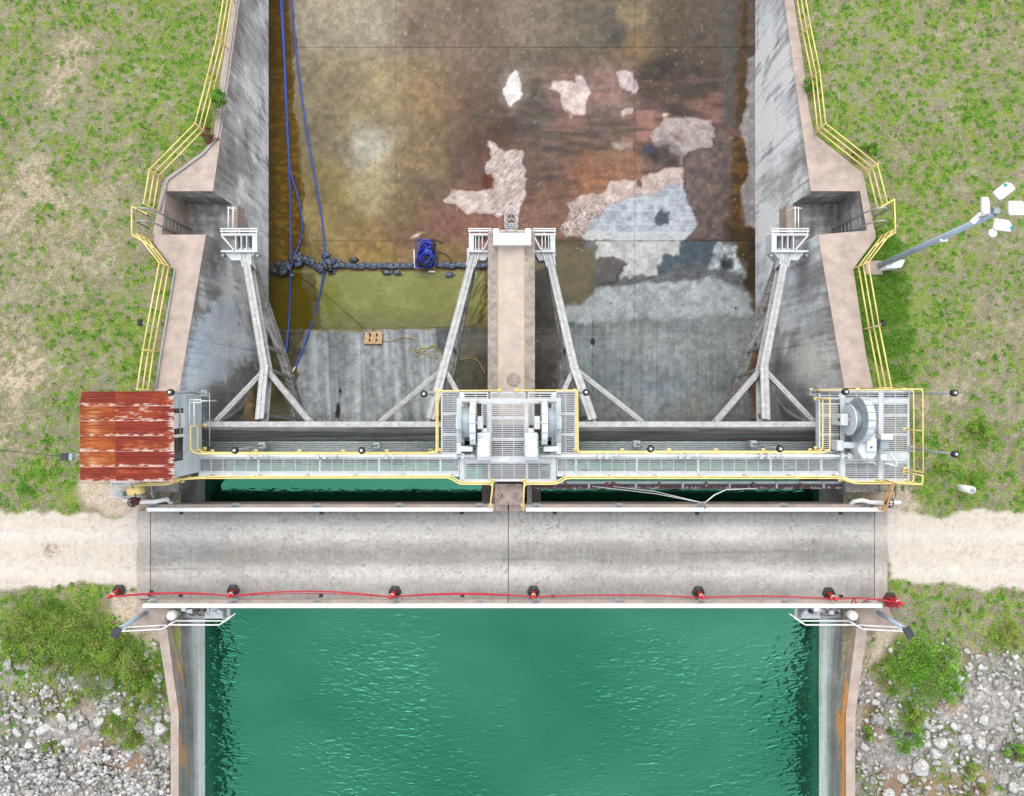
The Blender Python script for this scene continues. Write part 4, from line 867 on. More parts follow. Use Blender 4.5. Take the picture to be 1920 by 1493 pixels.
chan(ep, 1584.5, 1646.8, 748, 756.5, dz=.016); chan(ep, 1584.5, 1646.8, 849, 865, dz=.016); chan(ep, 1655.5, 1703, 748, 756.5, dz=.016); chan(ep, 1655.5, 1703, 849, 865, dz=.014)
chan(ep, 1702, 1705, 733, 903, dz=.01); chan(ep, 1535, 1537.5, 735, 851, dz=.01); chan(ep, 1538, 1701, 732.5, 735, dz=.03); chan(ep, 1584.5, 1701.8, 899.5, 902, dz=.01)
for y in (.1, -2.6): MB().box(10.9, 13.9, y - .12, y + .12, ZP - .7, ZP - .26).build('girder', M_STEEL, ep)
for x in (12.4, 13.6):
    for y in (.0, -2.5): MB().box(x - .15, x + .15, y - .15, y + .15, -.4, ZP - .7).build('column', M_GALV, ep)
def walkway(lab, px0, px1, marks):
    w_ = thing('walkway', lab, 'walkway', P((px0 + px1) / 2, 875, ZP - .3), 'steel grating walkways along the gates')
    xs_ = [px0] + marks + [px1]
    for a, b_ in zip(xs_[:-1], xs_[1:]): grating(w_, a + 1, b_ - 1, 859.5, 885)
    chan(w_, px0, px1, 886, 893.5, dz=.02, h=.35); chan(w_, px0, px1, 850.5, 858.5, dz=.02, h=.35)
    for x in marks: chan(w_, x - 1.2, x + 1.2, 859, 885.5, dz=.016, h=.12)
    for q in range(6):
        y = P(0, 829.5 + q * 3.7, .25).y; MB().tube([(P(px0 + 2, 0, .25).x, y, .25), (P(px1 - 2, 0, .25).x, y, .25)], .026, 6).build('conduit', M_GALV, w_, True)
    n = int((px1 - px0) / 90)
    for k in range(n + 1):
        x = px0 + 5 + (px1 - px0 - 10) * k / n; a = P(x, 830, .2); MB().box(a.x - .015, a.x + .015, P(0, 853, .2).y, a.y, .17, .22).build('conduit_bracket', M_GALV, w_)
    return w_
walkway('long grating walkway from the rusty shed to the twin-hoist platform', 373, 861, [485, 600, 711, 826])
walkway('long grating walkway from the twin-hoist platform to the disc hoist', 1043.5, 1574, [1080, 1194, 1309, 1445, 1540])
def line_shaft(lab, px0, px1):
    z = ZP + .22; t_ = thing('drive_shaft', lab, 'shaft', P((px0 + px1) / 2, 855, ZP), 'white hoist drive shafts above the walkways')
    a = P(px0, 855, z); b_ = P(px1, 855, z); n = 4; L = (b_.x - a.x) / n
    for k in range(n):
        MB().tube([(a.x + k * L, a.y, z), (a.x + (k + 1) * L - .02, a.y, z)], .045, 10).build('shaft', M_WHITE, t_, True)
        x = a.x + (k + .95) * L; MB().tube([(x - .09, a.y, z), (x + .09, a.y, z)], .085, 10).build('coupling', M_STEEL, t_, True)
        for xx in (x - .35, x - .6): MB().box(xx - .06, xx + .06, a.y - .1, a.y + .1, ZP, z + .09).build('bearing', M_STEEL, t_, bevel=.015)
line_shaft('white drive shaft running along the walkway on the shed side', 376, 893)
line_shaft('white drive shaft running along the walkway toward the disc hoist', 1012, 1618)

# ------------------------------------------------------------------ hoists
def bevbox(parent, nm, x0, x1, y0, y1, z0, z1, mat, bv=.03): return MB().box(min(x0, x1), max(x0, x1), min(y0, y1), max(y0, y1), z0, z1).build(nm, mat, parent, bevel=bv)
def twin_hoist(lab, s_):
    ox = P(958 - 73 * 1 if s_ < 0 else 958 + 66, 0, ZP).x * 1.0
    h_ = thing('gate_hoist', lab, 'hoist', (ox, -1.2, ZP), 'twin hoists on the centre platform')
    gx = P(885.5 if s_ < 0 else 1022, 0, ZP + 1.25).x
    yc = P(0, 793, ZP + .7).y; zc = ZP + .62
    gg_ = MB().tube([(gx - .09, yc, zc), (gx + .09, yc, zc)], .76, 40).build('gear_guard', M_WHITE, h_)
    for q in np.linspace(.3, 2.84, 7): MB().box(gx - .11, gx + .11, yc + .765 * math.cos(q) - .02, yc + .765 * math.cos(q) + .02, zc + .765 * math.sin(q) - .03, zc + .765 * math.sin(q) + .012).build('bolt_lug', M_MACHD, gg_)
    MB().box(gx - .088, gx + .088, yc - .76, yc + .76, ZP + .02, zc).build('guard_skirt', M_WHITE, h_)
    MB().tube([(gx + s_ * .12, yc, zc), (gx + s_ * .36, yc, zc)], .50, 28).build('drum', M_MACHD, h_)
    MB().tube([(gx + s_ * .36, yc, zc), (gx + s_ * .39, yc, zc)], .60, 28).build('drum_flange', M_MACHD, h_)
    MB().tube([(gx - s_ * .25, yc, zc), (gx + s_ * .52, yc, zc)], .07, 10).build('axle', M_STEEL, h_, True)
    for dx in (s_ * .5, -s_ * .24):
        bevbox(h_, 'bearing_block', gx + dx - .1, gx + dx + .1, yc - .22, yc + .22, ZP + .02, zc + .12, M_MACH)
    ry0, ry1 = P(0, 864, ZP + .9).y, P(0, 812, ZP + .9).y; rx0, rx1 = (P(893.5, 0, ZP + .9).x, P(920, 0, ZP + .9).x) if s_ < 0 else (P(983.5, 0, ZP + .9).x, P(1010, 0, ZP + .9).x)
    gb_ = bevbox(h_, 'gearbox', rx0, rx1, ry0, ry1, ZP + .05, ZP + .75, M_MACH, .06)
    bevbox(gb_, 'gearbox_cover', rx0 + .04, rx1 - .04, ry0 + .12, ry1 - .2, ZP + .75, ZP + .86, M_WHITE, .04)
    bevbox(h_, 'gearbox_foot', rx0 - .04, rx1 + .04, ry0 + .2, ry0 + .5, ZP + .02, ZP + .18, M_MACHD, .02)
    for y_ in (ry0 + .16, (ry0 + ry1) / 2, ry1 - .24):
        for x_ in (rx0 + .06, rx1 - .06): MB().cyl((x_, y_, ZP + .86), (x_, y_, ZP + .89), .022, 6).build('bolt', M_GALV, gb_)
    mx = (rx0 + rx1) / 2
    MB().tube([(mx, ry1 - .02, ZP + .45), (mx, ry1 + .14, ZP + .45)], [.13, .09], 14).build('input_cap', M_WHITE, h_, True)
    MB().tube([(mx, ry1 + .13, ZP + .45), (mx, ry1 + .24, ZP + .45)], .07, 8).build('breather', M_BLACK, h_, True)
    bevbox(h_, 'pinion_case', gx - .02, gx + s_ * .5, yc - 1.0, yc - .82, ZP + .02, ZP + .5, M_WHITE)
    bevbox(h_, 'bearing_block', gx + s_ * .42, gx + s_ * .6, yc - 1.1, yc - .7, ZP + .02, ZP + .4, M_MACH)
    MB().box(gx - s_ * .16, gx + s_ * .44, yc + .72, yc + .8, ZP + .02, ZP + .14).build('base_frame', M_MACH, h_)
    MB().box(*sorted((gx + s_ * .62, gx + s_ * .42)), yc - 1.2, yc + .85, ZP + .013, ZP + .06).build('base_frame', M_MACH, h_)
    for k in range(3):
        x_ = gx + s_ * (.16 + .08 * k); MB().tube([(x_, yc - .48, zc), (x_, yc - .5, -.2)], .018, 5).build('cable', M_BLACK, h_)
twin_hoist('white twin hoist nearest the shed-side walkway on the centre platform', -1)
twin_hoist('white twin hoist nearest the disc-hoist side of the centre platform', 1)
hh = thing('gate_hoist', 'large white hoist with tilted disc guard and gearbox on grating by the bank', 'hoist', P(1620, 810, ZP))
zc = ZP + .62; yc = P(0, 787, zc).y; gx = P(1607, 0, zc).x
gg_ = MB().tube([(gx, yc, zc), (gx + .24, yc, zc)], .78, 44).build('gear_guard', M_MACH, hh)
for q in np.linspace(.2, 2.94, 9): MB().box(gx - .02, gx + .26, yc + .785 * math.cos(q) - .02, yc + .785 * math.cos(q) + .02, zc + .785 * math.sin(q) - .03, zc + .785 * math.sin(q) + .012).build('bolt_lug', M_MACHD, gg_)
MB().tube([(gx - .012, yc, zc), (gx, yc, zc)], [.70, .76], 44).build('guard_face', M_MACHD, hh)
MB().tube([(gx - .26, yc, zc), (gx - .02, yc, zc)], .36, 32).build('drum', M_MACHD, hh)
MB().tube([(gx - .30, yc, zc), (gx - .26, yc, zc)], .54, 36).build('drum_flange', M_MACH, hh)
MB().tube([(gx - .62, yc, zc), (gx + .45, yc, zc)], .07, 10).build('axle', M_STEEL, hh, True)
bevbox(hh, 'bearing_block', gx - .62, gx - .36, yc - .2, yc + .2, ZP + .02, zc + .14, M_MACH)
bevbox(hh, 'bearing_block', gx + .38, gx + .55, yc - .1, yc + .1, ZP + .02, zc + .08, M_MACH)
bevbox(hh, 'pinion_case', gx - .5, gx + .1, yc - 1.0, yc - .78, ZP + .02, ZP + .45, M_MACH)
bevbox(hh, 'bearing_block', gx - .62, gx - .40, yc - 1.08, yc - .72, ZP + .02, ZP + .5, M_MACH)
a = P(1614, 862, ZP + .8); b_ = P(1649, 808, ZP + .8)
x0, x1, y0, y1 = a.x - .05, b_.x - .05, a.y, b_.y
MB().prism([(x0 + .16, y0), (x1 - .1, y0), (x1, y0 + .15), (x1, y1 - .3), (x1 - .12, y1), (x1 - .3, y1 + .04), (x0 + .1, y1 - .3), (x0, y0 + .3)], ZP + .04, ZP + .72).build('gearbox', M_MACH, hh, bevel=.04)
bevbox(hh, 'gearbox_cover', x0 + .26, x1 - .05, y0 + .28, y0 + .72, ZP + .72, ZP + .82, M_WHITE, .03)
MB().cyl((x0 + .4, y0 + .42, ZP + .82), (x0 + .4, y0 + .42, ZP + .83), .045, 12).build('sight_glass', M_BLUEL, hh)
for k in range(6): q = P(1613 + 7 * k, 860 - (k % 2) * 46, ZP + .75); MB().cyl((q.x, q.y, ZP + .6), (q.x, q.y, ZP + .76), .025, 6).build('bolt', M_GALV, hh)
bevbox(hh, 'motor', P(1651, 0, ZP + .5).x, P(1668, 0, ZP + .5).x, P(0, 842, ZP + .5).y, P(0, 824, ZP + .5).y, ZP + .1, ZP + .5, M_MACHD)
bevbox(hh, 'control_box', P(1652, 0, ZP + .6).x, P(1674, 0, ZP + .6).x, P(0, 824.5, ZP + .6).y, P(0, 815, ZP + .6).y, ZP + .3, ZP + .62, M_WHITE, .015)
bevbox(hh, 'brake', P(1650, 0, ZP + .4).x, P(1664, 0, ZP + .4).x, P(0, 864, ZP + .4).y, P(0, 851, ZP + .4).y, ZP + .1, ZP + .45, M_MACH, .05)
MB().tube([P(1656, 868, ZP + .35), P(1672, 872, ZP + .5), P(1683, 873, ZP + .6), P(1680, 864, ZP + .6), P(1667, 850, ZP + .5)], .045, 8).build('crank_lever', M_MACH, hh, True)
MB().tube([P(1618, 866, ZP + .3), P(1640, 868, ZP + .35), P(1642, 873, ZP + .35)], .035, 8).build('lever', M_MACH, hh, True)
MB().box(P(1574, 0, ZP).x, P(1582, 0, ZP).x, P(0, 868, ZP).y, P(0, 752, ZP).y, ZP + .022, ZP + .07).build('base_frame', M_MACH, hh)

# ------------------------------------------------------------------ railings
def rail_path(name, lab, tops_px, mat, levels=(1.07, .54), zb=ZP, r=.024, posts=None, grp=None, closed=False):
    """top rail given in photo pixels at its own height; posts dropped to the deck"""
    tp = [P(x, y, zb + 1.07) for x, y in tops_px]; t_ = thing(name, lab, 'railing', (tp[0].x, tp[0].y, zb), grp)
    # round the corners
    def rounded(ps, rad=.14):
        out = [ps[0]]
        for i in range(1, len(ps) - 1):
            a, b, c = ps[i - 1], ps[i], ps[i + 1]; da = (a - b); dc = (c - b); ra = min(rad, da.length * .45); rc = min(rad, dc.length * .45)
            p1 = b + da.normalized() * ra; p2 = b + dc.normalized() * rc
            for u in (0, .25, .5, .75, 1): out.append((p1 * (1 - u) ** 2 + b * 2 * u * (1 - u) + p2 * u * u))
        return out + [ps[-1]]
    for lv in levels:
        MB().tube(rounded([Vector((p.x, p.y, zb + lv)) for p in tp]), r, 7).build('rail', mat, t_, True)
    pl = []
    for a, b in zip(tp[:-1], tp[1:]):
        n = max(1, int(round((b - a).length / 1.6)))
        for k in range(n): pl.append(a.lerp(b, k / n))
    pl.append(tp[-1])
    for p in (pl if posts is None else [P(x, y, zb + 1.07) for x, y in posts]):
        m_ = MB().tube([(p.x, p.y, zb - .05), (p.x, p.y, zb + 1.07)], r, 7); m_.box(p.x - .06, p.x + .06, p.y - .06, p.y + .06, zb - .05, zb + .015)
        m_.build('post', mat, t_, True)
    return t_
G1 = 'yellow pipe railings around the steel platforms'
rail_path('pipe_railing', 'yellow pipe railing around the shed-side corner of the twin-hoist platform', [(801, 850), (818, 849), (818, 733), (935, 732)], M_YEL, grp=G1)
rail_path('pipe_railing', 'yellow pipe railing wrapping the far corner of the twin-hoist platform to the walkway', [(968, 732), (1083, 732), (1084, 849), (1545, 849), (1556, 845), (1556, 748)], M_YEL, grp=G1)
rail_path('pipe_railing', 'yellow pipe railing along the gate side of the shed walkway, bent beside the shed', [(357, 800), (357, 846), (372, 851), (800, 851)], M_YEL, grp=G1)
rail_path('pipe_railing', 'yellow pipe railing along the water side of the shed walkway', [(300, 902), (375, 897), (842, 896), (862, 908), (924, 908), (918, 957)], M_YEL, grp=G1)
rail_path('pipe_railing', 'yellow pipe railing along the water side of the disc-hoist walkway', [(981, 957), (983, 908), (1044, 908), (1062, 897), (1588, 897), (1604, 907), (1672, 907)], M_YEL, grp=G1)
rail_path('pipe_railing', 'yellow pipe railing with rounded corners enclosing the bank end of the disc-hoist platform', [(1547, 731), (1730, 730), (1731, 886)], M_YEL, grp=G1)
rail_path('pipe_railing', 'short yellow corner railing closing the disc-hoist platform at the gravel', [(1730, 892), (1730, 909), (1688, 907)], M_YEL, grp=G1)
og = thing('step_gate', 'faded orange pipe gate frame standing where the gravel meets the deck', 'railing', P(1668, 935, -.3))
for a, b_, z0, z1 in (((1676, 908), (1660, 958), .75, .75), ((1668, 908), (1654, 958), .35, .35), ((1672, 930), (1664, 930), .5, .75)):
    MB().tube([P(*a, z0), P(*b_, z1)], .032, 7).build('rail', M_ORG, og, True)
for x, y in ((1676, 908), (1660, 958)): q = P(x, y, .78); MB().tube([q, (q.x, q.y, -.32)], .035, 7).build('post', M_ORG, og, True)
# bank railings follow the outer edge of the wall crest
def bank_railing(lab, pts, mid=(), open_ends=False):
    base = [PG(x, y, .0) for x, y in pts]; t_ = thing('bank_railing', lab, 'railing', base[0], 'yellow bank railings behind the wall crests')
    for lv in (1.07, .71, .36):
        for a, b in zip(base[:-1], base[1:]):
            MB().tube([a + Vector((0, 0, lv)), b + Vector((0, 0, lv))], .026, 7).build('rail', M_YEL, t_, True)
    allp = list(base) + [PG(x, y, 0) for x, y in mid]
    for p in allp: MB().tube([p - Vector((0, 0, .25)), p + Vector((0, 0, 1.12))], .03, 7).build('post', M_YEL, t_, True)
bank_railing('yellow three-rail fence on the crest running up from the rusty shed', [(287, 731), (297, 660), (325, 503), (285, 452)])
bank_railing('yellow three-rail fence on the crest beyond the ladder on the hose side', [(296, 396), (306, 335), (388, 251), (410, 164), (427, 92), (441, 5), (455, -90)])
bank_railing('yellow three-rail fence on the crest running up from the disc-hoist platform', [(1641, 728), (1620, 617), (1601, 503), (1646, 445)])
bank_railing('yellow three-rail fence on the crest beyond the ladder by the floodlight', [(1637, 396), (1619, 325), (1526, 251), (1516, 154), (1499, 70), (1486, -5), (1470, -90)])
for side, lab, pts in ((-1, 'yellow bump-out guard bar around the ladder head on the hose side', [(276, 402), (247, 387), (247, 440), (290, 466)]), (1, 'yellow bump-out guard bar around the ladder head near the floodlight', [(1645, 394), (1677, 374), (1679, 436), (1640, 462)])):
    t_ = thing('ladder_guard', lab, 'railing', PG(*pts[1])); 
    tp = [PG(x, y, 1.05) for x, y in pts]
    for a, b in zip(tp[:-1], tp[1:]): MB().tube([a, b], .028, 7).build('rail', M_YEL, t_, True)
    for p in (tp[1], tp[2]): MB().tube([p, (p.x, p.y, float(zground(p.y)) - .1)], .028, 7).build('post', M_YEL, t_, True)
# ladders into the niches
for side, lab in ((-1, 'grey steel ladder with curved grab rails descending into the hose-side niche'), (1, 'grey steel ladder with curved grab rails descending into the floodlight-side niche')):
    t_ = thing('niche_ladder', lab, 'ladder', (side * 13.8, 6.95, ZA))
    for y in (7.2, 6.72):
        MB().tube([(side * 13.72, y, ZA), (side * 13.72, y, -1.75), (side * 13.85, y, -1.35), (side * 14.15, y, -1.25), (side * 14.35, y, -1.5), (side * 14.38, y, -2.5)], .032, 7).build('stringer', M_GALV, t_, True)
    for k in range(8): MB().tube([(side * 13.72, 6.72, ZA + .25 + k * .3), (side * 13.72, 7.2, ZA + .25 + k * .3)], .018, 5).build('rung', M_GALV, t_, True)
# conduits on the crest edge
for lab, pts in (('grey conduit pipe along the outer crest edge up from the shed', [(293, 728), (303, 655), (328, 506), (300, 470)]), ('grey conduit pipe along the outer crest edge past the hose-side niche', [(300, 395), (314, 338), (382, 288), (408, 258), (422, 155), (444, 3), (455, -80)])):
    tag(MB().tube([PG(x, y, .05) for x, y in pts], .035, 7).build('conduit', M_GALV, None, True), lab, 'pipe')

# ------------------------------------------------------------------ rusty shed
ZSR = 2.55
shed = thing('hoist_shed', 'small hoist shed with rusty red corrugated roof and pale grey window wall', 'shed', (-12.4, -1.2, ZP))
rows = [734, 762, 790, 818, 847, 876, 902]; cols = [150, 218.5, 327]
for ci in range(2):
    for ri in range(6):
        z0 = ZSR - .05 * ci
        x0, x1 = P(cols[ci] - (1.5 if ci else 0), 0, ZSR).x, P(cols[ci + 1] + (0 if ci else .8), 0, ZSR).x
        y0, y1 = P(0, rows[ri + 1] + 1.2, ZSR).y, P(0, rows[ri], ZSR).y
        X, Y = np.meshgrid(bands(x0, x1, .035), np.linspace(y0, y1, 74), indexing='ij')
        u = (X - x0) / (x1 - x0); v = (y1 - Y) / (y1 - y0)
        Z = ZSR + .012 * ci + .010 * (5 - ri) / 5 + .011 * np.sin(v * 9 * 2 * np.pi) + .004 * (v - .5) + (-.10 * sstep(.35, 0, u) * (1 - ci) * sstep(.8, .0, v + ri * .8) if ci == 0 else 0)
        n = fbm(X / .5, Y / .02, 700 + ri * 7 + ci, 4); n2 = fbm(X / .16, Y / .05, 730 + ri + ci * 9, 4); n3 = fbm(X / 1.2, Y / .3, 760 + ri + 6 * ci, 3)
        base = np.array([188, 92, 34.]) if (ci == 0 and ri in (1, 2, 3, 4)) else np.array([160, 58, 36.])
        c = np.zeros(X.shape + (3,)) + base; c = mixc(c, sstep(.45, .7, n3) * .5, (196, 98, 40)); c = mixc(c, sstep(.5, .3, n3) * .4, (132, 44, 34))
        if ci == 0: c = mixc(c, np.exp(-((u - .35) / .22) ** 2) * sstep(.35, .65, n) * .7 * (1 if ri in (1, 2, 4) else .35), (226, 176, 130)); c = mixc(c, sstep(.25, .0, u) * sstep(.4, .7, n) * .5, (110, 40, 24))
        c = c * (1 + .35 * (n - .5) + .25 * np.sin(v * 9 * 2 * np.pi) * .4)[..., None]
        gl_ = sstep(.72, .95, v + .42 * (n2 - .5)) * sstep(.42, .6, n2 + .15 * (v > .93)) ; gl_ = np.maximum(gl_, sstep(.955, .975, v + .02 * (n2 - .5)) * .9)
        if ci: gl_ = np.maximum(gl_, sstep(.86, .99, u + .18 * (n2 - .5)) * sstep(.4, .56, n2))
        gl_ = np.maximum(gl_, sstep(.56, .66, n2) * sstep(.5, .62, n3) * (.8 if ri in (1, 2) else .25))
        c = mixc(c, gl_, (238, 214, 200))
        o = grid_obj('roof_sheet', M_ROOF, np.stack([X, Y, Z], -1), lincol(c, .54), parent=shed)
XE = -11.0; XW_, YN_, YS_ = -13.75, .12, -2.62
MB().box(XW_, XW_ + .06, YS_, YN_, -.35, ZSR - .04).build('wall', M_PANEL, shed)
MB().box(XW_ + .06, XE - .07, YN_ - .06, YN_, -.3, ZSR - .05).build('wall', M_PANEL, shed)
MB().box(XW_ + .06, XE - .07, YS_, YS_ + .06, -.3, ZSR - .05).build('wall', M_PANEL, shed)
MB().box(XE - .07, XE, YS_ + .02, YN_ - .02, ZP - .2, 1.67).build('wall', paint_mat('rust_stained_panel', S(206, 218, 224, .8), .5, 0, (.85, 1.05), 3, (1.3, .62, S(150, 62, 44), .85)), shed)
MB().box(XE - .08, XE - .012, YS_ + .02, -2.08, 1.674, ZSR - .03).build('wall_panel', M_PANEL, shed)
for ya, yb_, mt in ((-.34, .08, M_PANEL), (-1.0, -.5, M_WHITE), (-1.30, -1.2, M_WHITE)):
    MB().box(XE - .08, XE - .014, ya, yb_, 1.674, ZSR - .035).build('wall_panel', mt, shed)
for ya, yb_ in ((-.49, -.35), (-1.19, -1.01), (-2.07, -1.31)):
    w_ = MB().box(XE - .09, XE - .045, ya, yb_, 1.68, ZSR - .04).build('window', M_GLASS, shed)
    MB().box(XE - .044, XE - .02, ya, yb_, 1.68, 1.73).build('window_sill', M_STEEL, w_)
MB().tube([(XE + .04, .05, 2.1), (XE + .04, -1.2, 2.1)], .025, 6).build('conduit', M_GALV, shed, True)
MB().box(XW_, XE, YS_, YN_, ZP - .25, ZP - .19).build('floor', M_DARKC, shed)
# white-and-yellow rail in front of its window wall
sr = thing('pipe_railing', 'short white pipe railing against the shed window wall', 'railing', (-10.95, -.6, ZP), G1)
for px_ in (355, 364): MB().tube([P(px_, 752, 1.5), P(px_, 800, 1.5)], .02, 6).build('rail', M_WHITE, sr, True)
for py_ in (750, 755): MB().tube([P(353, py_, 1.5), P(378, py_, 1.5)], .02, 6).build('rail', M_WHITE, sr, True)
q = P(377, 752, 1.5); MB().tube([q, (q.x, q.y, ZP - .3)], .025, 6).build('post', M_WHITE, sr, True)
sc_ = thing('cage_frame', 'thin steel guard frame hanging beside the shed over the gate', 'frame', P(393, 790, ZP))
for a, b_ in (((330, 733), (393, 738)), ((393, 738), (393, 836)), ((330, 738), (393, 743))): MB().tube([P(*a, ZP + .6), P(*b_, ZP + .6)], .018, 6).build('bar', M_GALV, sc_, True)
# flood lamp and cable on the far side of the shed
fl = thing('flood_lamp', 'dark square flood lamp on a bracket off the rusty roof edge', 'lamp', P(128, 857, 2.2))
a = P(112, 864, 2.3); b_ = P(126, 850, 2.3); MB().box(a.x, b_.x, a.y, b_.y, 2.2, 2.3).build('lamp_head', M_DARKBOX, fl, bevel=.015)
a = P(126, 864, 2.3); b_ = P(134, 851, 2.3); MB().box(a.x, b_.x, a.y, b_.y, 2.12, 2.26).build('lamp_box', M_MACHD, fl, bevel=.02)
MB().tube([P(133, 857, 2.2), P(152, 852, 2.35)], .02, 6).build('arm', M_GALV, fl, True)
tag(MB().tube([P(-60, 838, 2.1), P(40, 848, 2.0), P(116, 856, 2.2)], .01, 5).build('cable', M_BLACK, None, True), 'thin dark cable running from the flood lamp out over the grass', 'cable')
# landing, yellow winch, valve and pipe below the shed
lg = thing('entry_landing', 'small steel grating landing beside the shed entrance', 'landing', P(235, 918, .2))
grating(lg, 208, 262, 904, 932, z=.25)
for x, y in ((212, 908), (258, 928)): q = P(x, y, .2); MB().box(q.x - .05, q.x + .05, q.y - .05, q.y + .05, -.35, .2).build('leg', M_GALV, lg)
wn = thing('yellow_winch', 'yellow drum winch with grey box on the small landing', 'winch', P(255, 920, .25))
MB().tube([P(243, 922, .55), P(268, 917, .6)], .17, 16).build('drum', M_YEL, wn, True)
a = P(217, 932, .55); b_ = P(230, 923, .55); MB().box(a.x, b_.x, a.y, b_.y, .26, .55).build('switch_box', M_MACHD, wn, bevel=.02)
MB().tube([P(247, 908, .7), P(256, 936, .7)], .02, 6).build('lever', M_BLACK, wn, True)
rail_path('pipe_railing', 'short yellow railing beside the winch at the shed entrance', [(248, 911), (314, 909), (327, 902)], M_YEL, grp=G1)
def handwheel(parent, c, r, mat):
    MB().tube([c + Vector((r * math.cos(q), r * math.sin(q), 0)) for q in np.linspace(0, 2 * math.pi, 19)], .022, 6, False).build('handwheel', mat, parent, True)
    m_ = MB()
    for q in range(4): m_.tube([c, c + Vector((r * math.cos(q * 1.57), r * math.sin(q * 1.57), 0))], .014, 5)
    m_.tube([c - Vector((0, 0, .3)), c], .03, 8); m_.build('spokes', mat, parent, True)
vp = thing('valve_pipe', 'white elbow pipe with black handwheel and red valve near the shed', 'pipe', P(280, 940, -.2))
MB().tube([P(232, 937, .1), P(262, 941, .1), P(290, 941, .1), P(312, 936, 0), P(328, 947, -.4)], .085, 10).build('pipe', M_WHITE, vp, True)
handwheel(vp, P(248, 942, .45), .16, M_BLACK); MB().lathe(P(257, 939, .05), [(.16, 0), (.17, .2), (.1, .3)], 14).build('valve_body', M_REDV, vp, True)
MB().tube([P(284, 905, .2), P(285, 930, .1), P(294, 938, .0)], .03, 7).build('conduit', M_GALV, vp, True)
vq = thing('valve_pipe', 'white bent pipe with black handwheel beside the orange gate frame', 'pipe', P(1640, 942, -.2))
MB().tube([P(1588, 951, -.5), P(1602, 940, .0), P(1617, 938, .05), P(1632, 942, .05), P(1660, 943, .05), P(1688, 942, .05)], .08, 10).build('pipe', M_WHITE, vq, True)
handwheel(vq, P(1668, 944, .4), .14, M_BLACK)
tag(MB().tube([P(1640, 918, .1), P(1668, 922, .1), P(1677, 915, .1), P(1680, 928, -.1), P(1675, 938, -.2), P(1671, 930, 0)], .015, 5).build('cable_loop', paint_mat('blue_cable', S(74, 74, 130), .5), None, True), 'loose dark blue cable loop hanging by the orange gate frame', 'cable')

# ------------------------------------------------------------------ platform lamps
lamps = [(319, 736, 'over the corner of the rusty roof'), (440, 845, 'on the shed walkway closest to the shed'), (678, 845, 'on the shed walkway closest to the twin hoists'), (795, 739, 'at the hose-bay corner of the twin-hoist platform'), (1099, 736, 'at the dry-bay corner of the twin-hoist platform'), (1220, 842, 'on the disc-hoist walkway closest to the twin hoists'), (1463, 842, 'on the disc-hoist walkway closest to the disc hoist'), (1586, 735, 'above the edge of the disc-hoist platform'), (1790, 737, 'leaning over the bank opposite the disc guard'), (1792, 852, 'leaning over the bank by the hoist crank')]
for lx_, ly_, lb in lamps:
    zt_ = 3.05; q = P(lx_, ly_, zt_); b_ = Vector((q.x, q.y, ZP - .1))
    t_ = thing('platform_lamp', 'black round pole-top lamp ' + lb, 'lamp', b_, 'round black lamps on the platforms')
    MB().tube([b_, (q.x, q.y, zt_ - .1)], .04, 8).build('pole', M_GALV, t_, True)
    MB().box(q.x - .11, q.x + .11, q.y - .11, q.y + .11, ZP - .2, ZP + .06).build('base_plate', M_GALV, t_)
    lh_ = MB().lathe((q.x, q.y, zt_ - .14), [(.07, 0), (.105, .04), (.115, .12), (.10, .17), (.055, .18)], 16).build('lamp_head', M_BLACK, t_, True)
    MB().lathe((q.x, q.y, zt_ + .04), [(.05, 0), (.045, .02), (.02, .03)], 12).build('cap', M_LAMPGLASS, lh_, True)
# ------------------------------------------------------------------ floodlight mast on the bank
ms = thing('floodlight_mast', 'tall pale blue floodlight mast with five white lamp heads on the grassy bank', 'light pole', PE(1650, 502))
b0 = PE(1645, 500); a = PE(1627, 514, .25); c_ = PE(1655, 489, .25)
MB().box(a.x, c_.x, a.y, c_.y, b0.z - .4, b0.z + .22).build('footing', M_TAN, ms, bevel=.03)
a = PE(1641, 512, .9); c_ = PE(1682, 492, .9); 
MB().prism([(PE(1645, 510).x, PE(1645, 510).y), (PE(1672, 508).x, PE(1672, 508).y), (PE(1676, 495).x, PE(1676, 495).y), (PE(1645, 493).x, PE(1645, 493).y)], b0.z + .2, b0.z + .75).build('cabinet', M_WHITE, ms, bevel=.02)
tp = P(1864, 401, 4.0); MB().tube([b0 + Vector((0, 0, .2)), tp], [.13, .085], 14).build('mast', M_BLUEPOLE, ms, True)
MB().box(tp.x - .08, tp.x + .1, tp.y - .02, tp.y + .16, 3.98, 4.12).build('junction_box', M_MACHD, ms)
def head(cx, cy, z, L, W_, ang, teal=None, nm='lamp_head'):
    c0 = P(cx, cy, z); ca, sa = math.cos(ang), math.sin(ang)
    poly = [(-.5, -.32), (-.38, -.5), (.5, -.5), (.5, .1), (.32, .5), (-.5, .5)]
    pw_ = [(c0.x + (x * L * ca - y * W_ * sa), c0.y + (x * L * sa + y * W_ * ca)) for x, y in poly]
    h_ = MB().prism(pw_, z - .08, z).build(nm, M_WHITE, ms, bevel=.015)
    if teal: q = P(*teal, z + .002); MB().lathe(q, [(.055, 0), (.05, .03)], 10).build('photocell', M_TEAL, h_, True)
    MB().tube([tp, c0 - Vector((0, 0, .05))], .022, 6).build('bracket_arm', M_GALV, ms, True)
head(1884, 357, 4.35, .58, .34, math.radians(38), (1885, 347)); head(1908, 390, 4.35, .5, .42, 0); head(1881, 422, 4.2, .52, .34, math.radians(-8), (1897, 427))
head(1849, 385, 4.2, .24, .5, 0); head(1834, 408, 3.7, .5, .18, math.radians(42))
MB().lathe(P(1862, 437, 4.1), [(.12, -.05), (.14, 0), (.10, .03)], 14).build('camera_dome', M_WHITE, ms, True)
